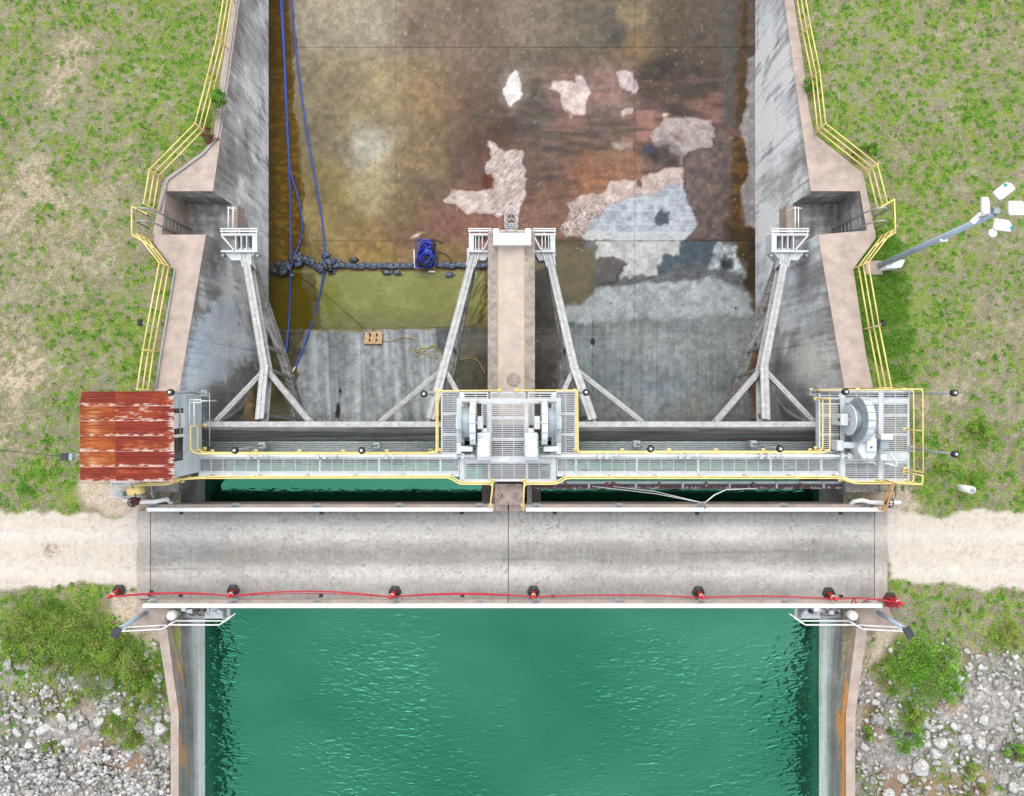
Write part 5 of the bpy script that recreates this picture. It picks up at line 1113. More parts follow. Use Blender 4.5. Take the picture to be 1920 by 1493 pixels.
a = b0.lerp(tp, .62); MB().tube([a + Vector((-.1, -.12, 0)), a + Vector((.14, -.12, 0))], .06, 10).build('small_box', M_WHITE, ms, True)
bo = PE(1797, 914); q = thing('bollard', 'short white capped bollard standing in the grass past the disc hoist', 'bollard', bo)
MB().tube([bo - Vector((0, 0, .1)), bo + Vector((.02, 0, .75))], .13, 14).build('post', M_WHITE, q, True); MB().lathe(bo + Vector((.02, 0, .75)), [(.09, 0), (.07, .03), (.02, .04)], 12).build('cap', M_GALV, q, True)
for lab, pts, hd in (('small dark spotlight clamped on the fence behind the hose-side crest', [(306, 620), (266, 606)], (262, 604)), ('small dark spotlight clamped on the fence behind the floodlight-side crest', [(1630, 616), (1654, 607)], (1657, 604))):
    t_ = thing('fence_spotlight', lab, 'lamp', PG(*pts[0], .9)); MB().tube([PG(*pts[0], .9), PG(*pts[1], 1.2)], .02, 6).build('arm', M_GALV, t_, True)
    q = PG(*hd, 1.2); MB().box(q.x - .06, q.x + .06, q.y - .14, q.y + .1, q.z - .1, q.z + .06).build('lamp_head', M_BLACK, t_, bevel=.02)

# ------------------------------------------------------------------ gauge platforms under the bridge rail
def gauge(side):
    f = (lambda x: x) if side < 0 else (lambda x: 1921 - x)
    word = 'next to the tall weeds' if side < 0 else 'next to the round green bush'
    t_ = thing('gauge_platform', 'white steel platform with domed tank below the guardrail ' + word, 'platform', P(f(375), 1152, -.5), 'white gauge platforms on the channel walls')
    def bx(x0, x1, y0, y1, z0, z1, nm, mat, bv=0):
        a = P(f(x0), y1, z1); c = P(f(x1), y0, z1); return MB().box(min(a.x, c.x), max(a.x, c.x), a.y, c.y, z0, z1).build(nm, mat, t_, bevel=bv)
    bx(383, 431, 1136, 1160, -.62, -.5, 'deck_plate', M_STEEL); bx(320, 383, 1140, 1158, -.66, -.56, 'deck_plate', M_GALV)
    for k in range(5): bx(424 - k * 1.5, 424.6 - k * 1.5, 1138, 1159, -.5, -.46, 'stiffener', M_GALV)
    MB().lathe(P(f(332), 1148, -.5), [(.18, 0), (.18, .42), (.15, .5), (.05, .54)], 20).build('tank', M_WHITE, t_, True)
    rs = random.Random(5 + side)
    for k in range(26):
        x = rs.uniform(344, 412); y = rs.uniform(1138, 1150); z = -.45 + rs.uniform(0, .35); q = P(f(x), y, z)
        m_ = MB().box(q.x - rs.uniform(.03, .12), q.x + rs.uniform(.03, .12), q.y - rs.uniform(.03, .09), q.y + rs.uniform(.03, .09), -.5, z)
        m_.build('instrument', [M_STEEL, M_WHITE, M_GALV, M_DARKBOX][rs.choice([0, 0, 1, 2, 2, 3])], t_)
    for k in range(9):
        x = rs.uniform(346, 410); y = rs.uniform(1139, 1150); q = P(f(x), y, -.2); q2 = P(f(x + rs.uniform(-16, 16)), y + rs.uniform(-3, 4), -.25)
        MB().tube([q, q2], .022, 6).build('pipe', M_GALV, t_, True)
    bx(354, 382, 1147, 1155, -.5, -.46, 'leaf_litter', paint_mat('leaf_litter%d' % side, S(120, 82, 66), .9, 0, (.4, 1.3), 14, (22, .52, S(225, 225, 225), .9)))
    zr = .35
    for za in (zr, zr - .45):
        pts = [P(f(432), 1158 - (1 if za < zr else 0), za), P(f(411), 1172, za), P(f(318), 1172, za), P(f(303), 1180, za), P(f(224), 1184, za)]
        pts = [Vector((p.x * 1.0, p.y, za)) for p in [P(f(432), 1158, zr), P(f(411), 1172, zr), P(f(318), 1172, zr), P(f(303), 1180, zr), P(f(226), 1184, zr)]]
        for a, c in zip(pts[:-1], pts[1:]): MB().tube([a, c], .026, 6).build('rail', M_WHITE, t_, True)
    for x, y in ((411, 1172), (318, 1172), (303, 1180), (226, 1184)): q = P(f(x), y, zr); MB().tube([q, (q.x, q.y, -.62)], .024, 6).build('post', M_WHITE, t_, True)
    for x in (308, 314, 321, 328): MB().tube([P(f(x), 1168, -.1), P(f(x + 5), 1150, -.5)], .02, 6).build('stair_rail', M_GALV, t_, True)
    bx(248, 304, 1139, 1180, -.6, -.34, 'landing_slab', M_TAN)
    m2 = thing('lamp_post', 'blue-grey lamp post with tilted dark panel head ' + word, 'light pole', P(f(274), 1149, -.34), 'blue-grey posts beside the bridge rail')
    b0_ = P(f(274), 1149, -.34); t0 = P(f(223), 1180, 1.6); MB().tube([b0_, t0], [.085, .07], 12).build('pole', M_BLUEPOLE, m2, True)
    MB().box(b0_.x - .13, b0_.x + .13, b0_.y - .13, b0_.y + .13, -.345, -.32).build('base_plate', M_GALV, m2)
    q = P(f(217), 1186, 1.75); r_ = math.radians(30) * side
    ca, sa = math.cos(r_), math.sin(r_); MB().prism([(q.x + (x * ca - y * sa), q.y + (x * sa + y * ca)) for x, y in ((-.13, -.2), (.13, -.2), (.13, .16), (-.13, .16))], 1.68, 1.76).build('panel_head', M_DARKBOX, m2, bevel=.01)
    MB().box(t0.x - .07, t0.x + .07, t0.y - .07, t0.y + .07, 1.52, 1.68).build('head_mount', M_MACHD, m2)
gauge(-1); gauge(1)

# ------------------------------------------------------------------ bulkhead beam and cables in the dry-side gap
bk = thing('bulkhead_beam', 'maroon and white latticed bulkhead beam stored along the dry-side walkway over the water', 'beam', P(1290, 912, -.5))
za = -.2
for py_, mt in ((905, M_GALV), (910, M_DARKBOX), (914.5, M_MAROON)):
    a = P(1000, py_, za); c = P(1578, py_, za); MB().box(a.x, c.x, a.y - .05, a.y + .05, za - .2, za).build('chord', mt, bk)
for k in range(12):
    x = 1060 + k * 44; MB().beam(P(x, 904, za + .01), P(x, 916, za + .01), .08, .06).build('lattice', [M_MAROON, M_GALV][k % 2], bk)
for x in (1138, 1152): q = P(x, 911, za + .05); MB().box(q.x - .05, q.x + .05, q.y - .12, q.y + .12, za - .05, za + .06).build('hook', M_REDV, bk)
tag(MB().tube([P(1320, 944, .2), P(1340, 928, .1), P(1362, 918, 0), P(1420, 916, -.1)], .022, 6).build('cable', M_WHITE, None, True), 'thick white cable curving from the roadway rail to the bulkhead beam', 'cable')
for x, lb in ((1110, 'thin white cable slanting low over the dark water to the rail knot'), (1150, 'thin white cable slanting up from the bulkhead beam to the rail knot')):
    tag(MB().tube([P(x, 912, -.1), P(1230, 926 if x == 1110 else 922, -.1), P(1318, 943, .25)], .012, 5).build('cable', M_WHITE, None, True), lb, 'cable')
q = P(1319, 944, .25); m_ = MB()
for k in range(6): m_.tube([q + Vector((random.uniform(-.1, .1), random.uniform(-.2, .12), random.uniform(-.1, .12))) for _ in range(3)], .02, 5)
tag(m_.build('cable_knot', M_GALV, None, True), 'tangled grey cable knot tied on the roadway guardrail', 'cable')

def ico(sub):
    import bmesh
    bm = bmesh.new(); bmesh.ops.create_icosphere(bm, subdivisions=sub, radius=1.0); v = np.array([x.co[:] for x in bm.verts]); f = np.array([[x.index for x in q.verts] for q in bm.faces]); bm.free(); return v, f
IV2, IF2 = ico(2); IV1, IF1 = ico(1)
# ------------------------------------------------------------------ hoses, pallet, rope, pump heap, sandbags
ZH = ZF + .07
def spline(ps, n=8):
    out = []
    for i in range(len(ps) - 1):
        p0, p1, p2, p3 = ps[max(i - 1, 0)], ps[i], ps[i + 1], ps[min(i + 2, len(ps) - 1)]
        for k in range(n):
            u = k / n; out.append(.5 * ((2 * p1) + (p2 - p0) * u + (2 * p0 - 5 * p1 + 4 * p2 - p3) * u * u + (3 * p1 - p0 - 3 * p2 + p3) * u ** 3))
    return out + [ps[-1]]
def floorp(px_, py_, dz):
    z = ZF
    for _ in range(20):
        Yv = (746.5 - py_) * (H - z - dz) / F; z = float(np.interp(Yv, OG_Y + [60], OG_Z + [ZF]))
    return P(px_, py_, z + dz)
def hose(lab, pts, mat=M_BLUE, r=.042, dz=.06):
    ps = spline([floorp(x, y, dz + (.12 if 480 < y < 510 else 0)) for x, y in pts]); return tag(MB().tube(ps, r, 8).build('discharge_hose', mat, None, True), lab, 'hose', 'blue hoses lying on the chute floor')
hose('blue hose hugging the wall from the far end to the white pipe ends', [(523, -80), (526, 0), (532, 100), (535, 180), (539, 260), (543, 340), (545, 420), (545, 500), (542, 600), (533, 688)])
hose('blue hose bowing outward beside the wall hose before the sandbags', [(527, -80), (529, 0), (533, 90), (537, 180), (540, 250), (544, 320), (556, 360), (566, 410), (564, 450), (551, 482), (547, 500)])
hose('blue hose running alone away from the wall over the sandbags', [(540, -80), (547, 0), (554, 80), (563, 160), (576, 250), (590, 330), (602, 400), (608, 455), (608, 500), (598, 560), (580, 620), (553, 690)])
for lab, pts in (('short white pipe end on the wall-side hose', [(533, 687), (541, 707)]), ('white pipe end on the lone hose', [(553, 689), (536, 720)])):
    tag(MB().tube([floorp(x, y, .08) for x, y in pts], .05, 8).build('pipe_end', M_WHITE, None, True), lab, 'pipe')
pl = thing('wooden_pallet', 'light wooden pallet lying on the grey apron', 'pallet', floorp(701, 634, 0))
c0 = floorp(701, 634, .02); ang = -.28
def pb(x0, x1, y0, y1, z0, z1, nm):
    tl = lambda y: (np.interp(c0.y + y, OG_Y, OG_Z) - (ZF)) if False else 0
    m_ = MB(); vs = []
    for z in (z0, z1):
        for x, y in ((x0, y0), (x1, y0), (x1, y1), (x0, y1)):
            vs.append((c0.x + x, c0.y + y, float(np.interp(c0.y + y, OG_Y + [60], OG_Z + [ZF])) + z))
    m_.add(vs, [(3, 2, 1, 0), (4, 5, 6, 7), (0, 1, 5, 4), (1, 2, 6, 5), (2, 3, 7, 6), (3, 0, 4, 7)]); m_.build(nm, M_WOOD, pl)
for y in (-.26, 0, .26): pb(-.42, .42, y - .05, y + .05, .03, .12, 'stringer')
for x in (-.37, -.27, -.06, .06, .27, .37): pb(x - .055, x + .055, -.3, .3, .12, .145, 'board')
rp = [(690, 645), (706, 647), (716, 640), (735, 640), (748, 634), (772, 634), (786, 641), (786, 660), (770, 655), (769, 650), (780, 668), (800, 655), (812, 648), (820, 668), (816, 672), (795, 662), (785, 655), (805, 652), (815, 650), (828, 660), (838, 668)]
tag(MB().tube(spline([floorp(x, y, .04) for x, y in rp], 5), .018, 5).build('rope', M_YROPE, None, True), 'tangled yellow rope trailing from the pallet across the apron', 'rope')
tag(MB().tube(spline([floorp(x, y, .04) for x, y in [(862, 675), (885, 672), (897, 678), (905, 692), (910, 702)]], 5), .018, 5).build('rope', M_YROPE, None, True), 'yellow rope end curling in the dark corner beside the pier', 'rope')
tag(MB().tube([floorp(546, 508, .25), floorp(620, 560, .12), floorp(700, 632, .12)], .012, 5).build('rope', M_BLACK, None, True), 'thin dark line stretched from the sandbags to the pallet', 'rope')
hp = thing('hose_heap', 'heap of coiled deep blue hose and black tubing on the sandbag row', 'hose', P(800, 482, ZF))
c0 = P(799, 482, ZF); rs = random.Random(3)
lv = IV2 * np.array([.46, .60, .34]) * (1 + .28 * (fbm(IV2[:, 0] * 2.3 + 5, IV2[:, 1] * 2.3 + IV2[:, 2] * 1.7, 77, 3) - .5)[:, None] * 2); lv[:, 2] = np.maximum(lv[:, 2], -.2)
MB().add([(c0.x + q[0], c0.y + q[1], ZF + .2 + q[2]) for q in lv], [tuple(int(i) for i in q) for q in IF2]).build('tarp', M_BLUED, hp)
for k in range(34):
    cx_ = c0.x + rs.uniform(-.28, .28); cy_ = c0.y + rs.uniform(-.45, .5); r_ = rs.uniform(.12, .34); z_ = ZF + .3 + rs.uniform(0, .4); tl_ = rs.uniform(-.35, .35); t2 = rs.uniform(-.35, .35)
    MB().tube([Vector((cx_ + r_ * math.cos(q) * rs.uniform(.9, 1.1), cy_ + r_ * math.sin(q) * rs.uniform(.9, 1.1), z_ + tl_ * r_ * math.cos(q) + t2 * r_ * math.sin(q))) for q in np.linspace(0, 6.2, 18)], rs.uniform(.025, .045), 6).build('coil', [M_BLUED, M_BLUED, M_BLUED, M_BLUE, M_BLACK][k % 5], hp, True)
for k in range(4):
    q0 = Vector((c0.x + .02, c0.y - .32, ZF + .72)); r_ = .14 + .035 * k
    MB().tube([q0 + Vector((r_ * math.cos(q), r_ * math.sin(q), rs.uniform(-.02, .02))) for q in np.linspace(0, 6.3, 22)], .016, 6).build('coil', M_BLACK, hp, True)
    q0 = Vector((c0.x + .3, c0.y + .42, ZF + .62)); MB().tube([q0 + Vector((r_ * math.cos(q), r_ * 1.2 * math.sin(q), rs.uniform(-.02, .02))) for q in np.linspace(0, 6.3, 22)], .016, 6).build('coil', M_BLACK, hp, True)
q0 = Vector((c0.x + .14, c0.y + .1, ZF + .62)); MB().box(q0.x - .12, q0.x + .13, q0.y - .13, q0.y + .15, ZF + .3, ZF + .72).build('pump', M_BLUEL, hp, bevel=.05)
MB().tube([P(776, 468, ZF + .3), P(777, 502, ZF + .3), P(792, 504, ZF + .25)], .03, 6).build('pipe', M_WHITE, hp, True); MB().box(P(804, 0, ZF).x, P(816, 0, ZF).x, P(0, 512, ZF).y, P(0, 509, ZF).y, ZF, ZF + .15).build('board', M_WHITE, hp)
tag(MB().tube(spline([P(x, y, ZF + .05) for x, y in [(820, 472), (834, 476), (845, 486), (844, 494), (832, 496), (822, 494), (820, 480)]]), .016, 5).build('cord', M_BLACK, None, True), 'black cord looping out from the blue hose heap', 'cord')
tag(MB().tube(spline([P(x, y, ZF + .05) for x, y in [(798, 452), (812, 449), (826, 454), (834, 456)]]), .02, 5).build('cord', M_BLACK, None, True), 'black cord lying along the joint behind the blue heap', 'cord')
def bag_mesh(seed):
    r_ = random.Random(seed); m_ = MB(); nu, nv = 14, 9; vs = []; fs = []
    for j in range(nv):
        th = math.pi * j / (nv - 1)
        for i in range(nu):
            ph = 2 * math.pi * i / nu; sg = lambda v_, e: math.copysign(abs(v_) ** e, v_)
            x = .235 * sg(math.cos(ph), .4) * sg(math.sin(th), .5); y = .15 * sg(math.sin(ph), .4) * sg(math.sin(th), .5); z = .075 * sg(math.cos(th), .9)
            f_ = 1 + .22 * r_.uniform(-1, 1); vs.append((x * f_, y * f_, max(z * f_, -.06) + .06))
    for j in range(nv - 1):
        for i in range(nu): a = j * nu + i; b = j * nu + (i + 1) % nu; fs.append((a, a + nu, b + nu, b))
    # tied neck
    m_.add(vs, fs); m_.tube([(.20, 0, .06), (.27, .02 * r_.uniform(-1, 1), .07), (.33, .06 * r_.uniform(-1, 1), .05)], [.05, .02, .06], 5)
    return m_.mesh('sandbag', (0, 0, 0), True)
bagm = [bag_mesh(k) for k in range(5)]
for k, me in enumerate(bagm): me.materials.append(M_BAG if k < 3 else M_BAGD)
def bag(px_, py_, dz, rz, kind, lab, grp, sc=1.0):
    o = bpy.data.objects.new('sandbag', bagm[kind]); COL.objects.link(o); o.location = P(px_, py_, ZF + dz); o.rotation_euler = (random.uniform(-.12, .12), random.uniform(-.12, .12), rz); o.scale = (sc, sc, sc * random.uniform(.9, 1.2))
    tag(o, lab, 'sandbag', grp)
LB1, G_B = 'grey-blue plastic sandbag in the straight row across the chute', 'plastic sandbags damming the chute'
x = 618
while x < 914:
    if not (778 < x < 818): bag(x, 499.5 + random.uniform(-1.5, 1.5) - (x - 618) * .003, .015, random.uniform(-.18, .18), random.choice([0, 1, 2]), LB1, G_B, .88)
    x += 11.5 + random.uniform(-.6, .6)
for k in range(26):
    u = k / 25; x = 540 + 82 * u + random.uniform(-5, 5); y = 495 + random.uniform(-9, 8) - 4 * math.sin(u * 6)
    bag(x, y, .02 + random.uniform(0, .16), random.uniform(-1.2, 1.2), random.choice([0, 1, 2, 3]), 'crumpled plastic sandbag in the pile between the blue hoses', G_B, random.uniform(.68, .92))
for x, y in ((513, 503), (521, 497), (528, 505), (533, 499), (519, 507), (530, 512), (525, 500), (536, 505), (540, 500), (512, 508)):
    bag(x, y, .03 + random.uniform(0, .1), random.uniform(-1.5, 1.5), random.choice([3, 4]), 'black plastic sandbag heaped against the wall by the hoses', G_B, random.uniform(.72, .92))
for x, y, lb in ((663, 488, 'single plastic sandbag lying apart on the tan side of the row'), (633, 491, 'small plastic sandbag resting loosely behind the pile end'), (910, 492, 'plastic sandbag set against the pier above the row end'), (623, 511, 'half-sunk sandbag in the olive pool near the pile'), (725, 512, 'half-sunk sandbag in the pool midway along the row'), (744, 512, 'half-sunk sandbag in the pool beside another one'), (843, 516, 'sunken sandbag alone in the pool near the pier'), (560, 478, 'sandbag topping the pile beside the wall hoses'), (611, 480, 'sandbag topping the pile under the lone hose')):
    bag(x, y, .0, random.uniform(-.4, .4), random.choice([0, 1, 3]), lb, G_B, .78)
q = P(549, 517, ZF + .05); tag(MB().lathe(q, [(.05, 0), (.07, .06), (.03, .12)], 10).build('float_ball', M_GALV, None, True), 'small grey float ball beside the hoses at the sandbags', 'float')

# ------------------------------------------------------------------ rocks
def outer_x(Y, side):
    o = OUT[side]; low = [PG(*p) for p in o['low']]; up = [PG(*p) for p in o['upo']]; rm = [PG(*p) for p in o['rim']]
    pts = [(-60, 12.5), (-12, 12.45), (-11.4, 12.45), (-8.7, 12.95), (-8.55, 14.0), (-7.7, 14.0), (-7.6, 13.75), (-3.7, 13.75), (-3.5, 13.5), (.2, 13.5)] + [(p.y, abs(p.x)) for p in low] + [(6.6, abs(rm[2].x) + .28), (8.2, abs(rm[0].x) + .05)] + [(p.y, abs(p.x)) for p in up]
    pts = sorted(pts); return np.interp(Y, [p[0] for p in pts], [p[1] for p in pts])
rockm = []
for k in range(8):
    v = IV2.copy(); r_ = np.random.default_rng(50 + k)
    for _ in range(9):                     # chop facets off a ball
        d = r_.normal(size=3); d /= np.linalg.norm(d); h = r_.uniform(.45, .8); s_ = v @ d; v = v - np.maximum(s_ - h, 0)[:, None] * d
    v = v * np.array([1, r_.uniform(.65, .9), r_.uniform(.5, .75)]); v += r_.normal(size=v.shape) * .018
    me = bpy.data.meshes.new('rock'); me.from_pydata([tuple(q) for q in v], [], [tuple(int(i) for i in q) for q in IF2]); me.update(); me.materials.append(M_ROCK if k < 5 else M_ROCKD); rockm.append(me)
def px_of(X, Y, Z): d = H - Z; return 960 + X * F / d, 746.5 - Y * F / d
RINFO = {-1: ('limestone riprap boulder on the weedy bank below the shed-side road end', 'riprap boulders on the weedy bank'), 1: ('limestone riprap boulder on the bank with the round green bush', 'riprap boulders on the bushy bank')}
small_v, small_f, nsm = [], [], 0
for side in (-1, 1):
    big = []; tries = 0; r_ = np.random.default_rng(80 + side)
    known = [(18,1242,14),(58,1245,16),(92,1298,15),(208,1275,18),(203,1305,14),(180,1312,10),(130,1390,18),(162,1370,15),(85,1365,16),(35,1370,12),(120,1345,14),(140,1360,12),(60,1395,14),(187,1350,12),(202,1418,12),(278,1405,16),(265,1360,14),(306,1365,18),(260,1340,9),(180,1440,9),(270,1415,8),(35,1340,13),(100,1325,12),(10,1345,12),(140,1320,9),(300,1275,9)] if side < 0 else [(1617,1397,15),(1722,1437,24),(1703,1435,9),(1838,1460,13),(1876,1456,16),(1905,1425,14),(1697,1332,8),(1616,1435,14),(1663,1488,14),(1807,1385,15),(1835,1390,17),(1790,1360,14),(1760,1390,14),(1730,1350,14),(1855,1400,12),(1805,1340,13),(1840,1350,15),(1870,1370,12),(1752,1410,16),(1645,1350,16),(1770,1345,12),(1670,1350,10),(1720,1480,7),(1755,1430,9),(1860,1430,8),(1650,1455,8),(1822,1320,12),(1880,1320,12),(1905,1300,12)]
    for x, y, s_ in known: q = PE(x, y); big.append((q.x, q.y, s_ * (H - q.z) / F))
    while len(big) < 150 and tries < 60000:
        tries += 1; X = side * r_.uniform(12.6, 22.5); Y = r_.uniform(-17.2, -9.2); z = float(zground(Y)); px_, py_ = px_of(X, Y, z)
        if not (-30 < px_ < 1950 and py_ < 1530): continue
        if abs(X) < outer_x(Y, side) + .12: continue
        ok = polymask(np.array([px_]), np.array([py_]), RUB[0 if side < 0 else 1], 1)[0] > .5
        if not ok: continue
        R = r_.choice([.12, .15, .19, .25, .32], p=[.32, .3, .2, .13, .05])
        if side < 0 and py_ > 1420: R = min(R, .16)
        if any((X - a) ** 2 + (Y - b) ** 2 < (.8 * (R + c)) ** 2 for a, b, c in big): continue
        big.append((X, Y, R))
    for X, Y, R in big:
        o = bpy.data.objects.new('boulder', rockm[int(r_.integers(0, 8))]); COL.objects.link(o)
        o.location = (X, Y, float(zground(Y)) + R * .25); o.rotation_euler = (r_.uniform(-.4, .4), r_.uniform(-.4, .4), r_.uniform(0, 6.28)); o.scale = (R, R, R)
        pale = o.data.materials[0] == M_ROCK; sw = 'large' if R > .24 else ('medium' if R > .15 else 'small'); tag(o, sw + (' pale ' if pale else ' weathered grey ') + RINFO[side][0], 'boulder', RINFO[side][1])
    n = 16000; X = side * r_.uniform(12.6, 22.8, n); Y = r_.uniform(-17.4, -8.8, n); Z = zground(Y); px_, py_ = px_of(X, Y, Z)
    rub = masks(px_, py_)[2]; g_ = greenness(px_, py_)[1]
    dens = np.where((py_ > 1400) & (side < 0), .95, .15) * (.35 + 1.1 * sstep(.35, .65, fbm(px_ / 30, py_ / 30, 888, 3))) * rub * (1 - .6 * sstep(.5, .9, g_)) + .05 * (1 - rub)
    kp = (r_.uniform(size=n) < dens) & (abs(X) > outer_x(Y, side) + .08); X, Y, Z = X[kp], Y[kp], Z[kp]
    R = .025 + .095 * r_.uniform(0, 1, len(X)) ** 2
    rot = r_.uniform(0, 6.28, len(X)); jit = 1 + .28 * r_.normal(size=(len(X), len(IV1)))[..., None] * 1.0
    base = IV1[None] * np.clip(jit, .6, 1.4) * np.stack([R * 1.2, R * .85, R * .6], -1)[:, None]
    cx_ = base[..., 0] * np.cos(rot)[:, None] - base[..., 1] * np.sin(rot)[:, None]; cy_ = base[..., 0] * np.sin(rot)[:, None] + base[..., 1] * np.cos(rot)[:, None]
    vv = np.stack([cx_ + X[:, None], cy_ + Y[:, None], base[..., 2] + (Z + R * .2 + .05)[:, None]], -1).reshape(-1, 3)
    ff = (IF1[None] + (np.arange(len(X)) * len(IV1))[:, None, None]).reshape(-1, 3)
    tone = r_.uniform(.68, 1.06, len(X)); cc = np.array([228, 224, 218.])[None] * tone[:, None] + r_.normal(size=(len(X), 1)) * 6
    cc = np.repeat(lincol(cc, .62), len(IV1), 0)
    so_ = raw_mesh('loose_stones', M_EARTH, vv - np.array([side * 17, -12, -1]), ff, cc, None, False, (side * 17, -12, -1))
    tag(so_, 'small pale broken stones scattered between the boulders ' + ('of the weedy bank' if side < 0 else 'of the bushy bank'), 'stones', kind='stuff')

# ------------------------------------------------------------------ grass
def blades(X, Y, Z, nb, L, W, spread, cols, r_, lift=(.35, .95), k=.66):
    n = len(X); i = np.repeat(np.arange(n), nb); m_ = len(i)
    ang = r_.uniform(0, 2 * np.pi, m_); rad = spread * np.sqrt(r_.uniform(0, 1, m_)); bx = X[i] + rad * np.cos(ang); by = Y[i] + rad * np.sin(ang); bz = Z[i]
    a2 = ang + r_.normal(size=m_) * .9; ll = r_.uniform(L[0], L[1], m_); ww = r_.uniform(W[0], W[1], m_); el = r_.uniform(lift[0], lift[1], m_)
    dx, dy = np.cos(a2), np.sin(a2); hx = ll * np.cos(el); hz = ll * np.sin(el)
    v = np.empty((m_, 3, 3)); v[:, 0] = np.stack([bx - dy * ww / 2, by + dx * ww / 2, bz], -1); v[:, 1] = np.stack([bx + dy * ww / 2, by - dx * ww / 2, bz], -1); v[:, 2] = np.stack([bx + dx * hx, by + dy * hx, bz + hz], -1)
    ci = r_.integers(0, len(cols), n); c = np.asarray(cols, float)[ci][i] * r_.uniform(.8, 1.2, m_)[:, None]
    return v.reshape(-1, 3), np.repeat(lincol(c, k), 3, 0)
GC = [(120, 166, 36), (146, 184, 62), (102, 154, 32), (164, 188, 78), (138, 174, 54), (156, 176, 70), (176, 182, 92)]
DC = [(196, 184, 150), (174, 168, 130), (158, 156, 108), (206, 194, 162), (150, 142, 118)]
for side in (-1, 1):
    r_ = np.random.default_rng(120 + side); n = 250000
    X = side * r_.uniform(12.6, 23.5, n); Y = r_.uniform(-17.4, 20.5, n); Z = zground(Y) + .0; px_, py_ = px_of(X, Y, Z)
    vis = (px_ > -40) & (px_ < 1960) & (py_ > -40) & (py_ < 1530) & (abs(X) > outer_x(Y, side) + .03); X, Y, Z, px_, py_ = X[vis], Y[vis], Z[vis], px_[vis], py_[vis]
    g0, g_ = greenness(px_, py_); road, sand, rub, brn = masks(px_, py_); shedm = (abs(X) < 13.9) & (Y < .2) & (Y > -3.4)
    pr = (.10 * sstep(.1, .3, g0) + .9 * sstep(.36, .84, g_)) * (1 - road) * (1 - .85 * sand) * (1 - .3 * rub * (py_ > 1300)); u = r_.uniform(size=len(X))
    kp = (u < pr * .85) & ~shedm
    hi = g0[kp] > .72
    Xk, Yk, Zk = X[kp], Y[kp], Z[kp]
    v1, c1 = blades(Xk, Yk, Zk, 6, (.04, .09), (.009, .018), .055, GC, r_, k=.88)
    v3, c3 = blades(Xk[hi], Yk[hi], Zk[hi], 4, (.09, .20), (.012, .022), .06, [(92, 150, 34), (70, 126, 28), (112, 164, 50)], r_)
    wd = r_.uniform(size=len(Xk)) < .045         # broad-leaf weeds
    v4, c4 = blades(Xk[wd], Yk[wd], Zk[wd] + .02, 10, (.07, .13), (.03, .05), .05, [(84, 146, 36), (100, 160, 48), (72, 128, 34)], r_, (.1, .6))
    va = np.concatenate([v1, v3, v4]); ca_ = np.concatenate([c1, c3, c4]); fa = np.arange(len(va)).reshape(-1, 3)
    o = raw_mesh('grass', M_LEAF, va - np.array([side * 17, 0, 0]), fa, ca_, None, False, (side * 17, 0, 0)); tag(o, 'patchy green grass on the bank ' + ('beside the rusty shed' if side < 0 else 'around the floodlight mast'), 'grass', kind='stuff')
    kd = (r_.uniform(size=len(X)) < .55 * (1 - road) * (1 - .7 * sand) * (1 - .8 * rub) * (1 - .6 * sstep(.5, .9, g_))) & ~shedm
    v2, c2 = blades(X[kd], Y[kd], Z[kd], 4, (.04, .09), (.006, .014), .08, DC, r_, (.05, .5))
    o = raw_mesh('dry_grass', M_LEAF, v2 - np.array([side * 17, 0, 0]), np.arange(len(v2)).reshape(-1, 3), c2, None, False, (side * 17, 0, 0)); tag(o, 'dry straw-coloured thatch on the bank ' + ('beside the rusty shed' if side < 0 else 'around the floodlight mast'), 'grass', kind='stuff')

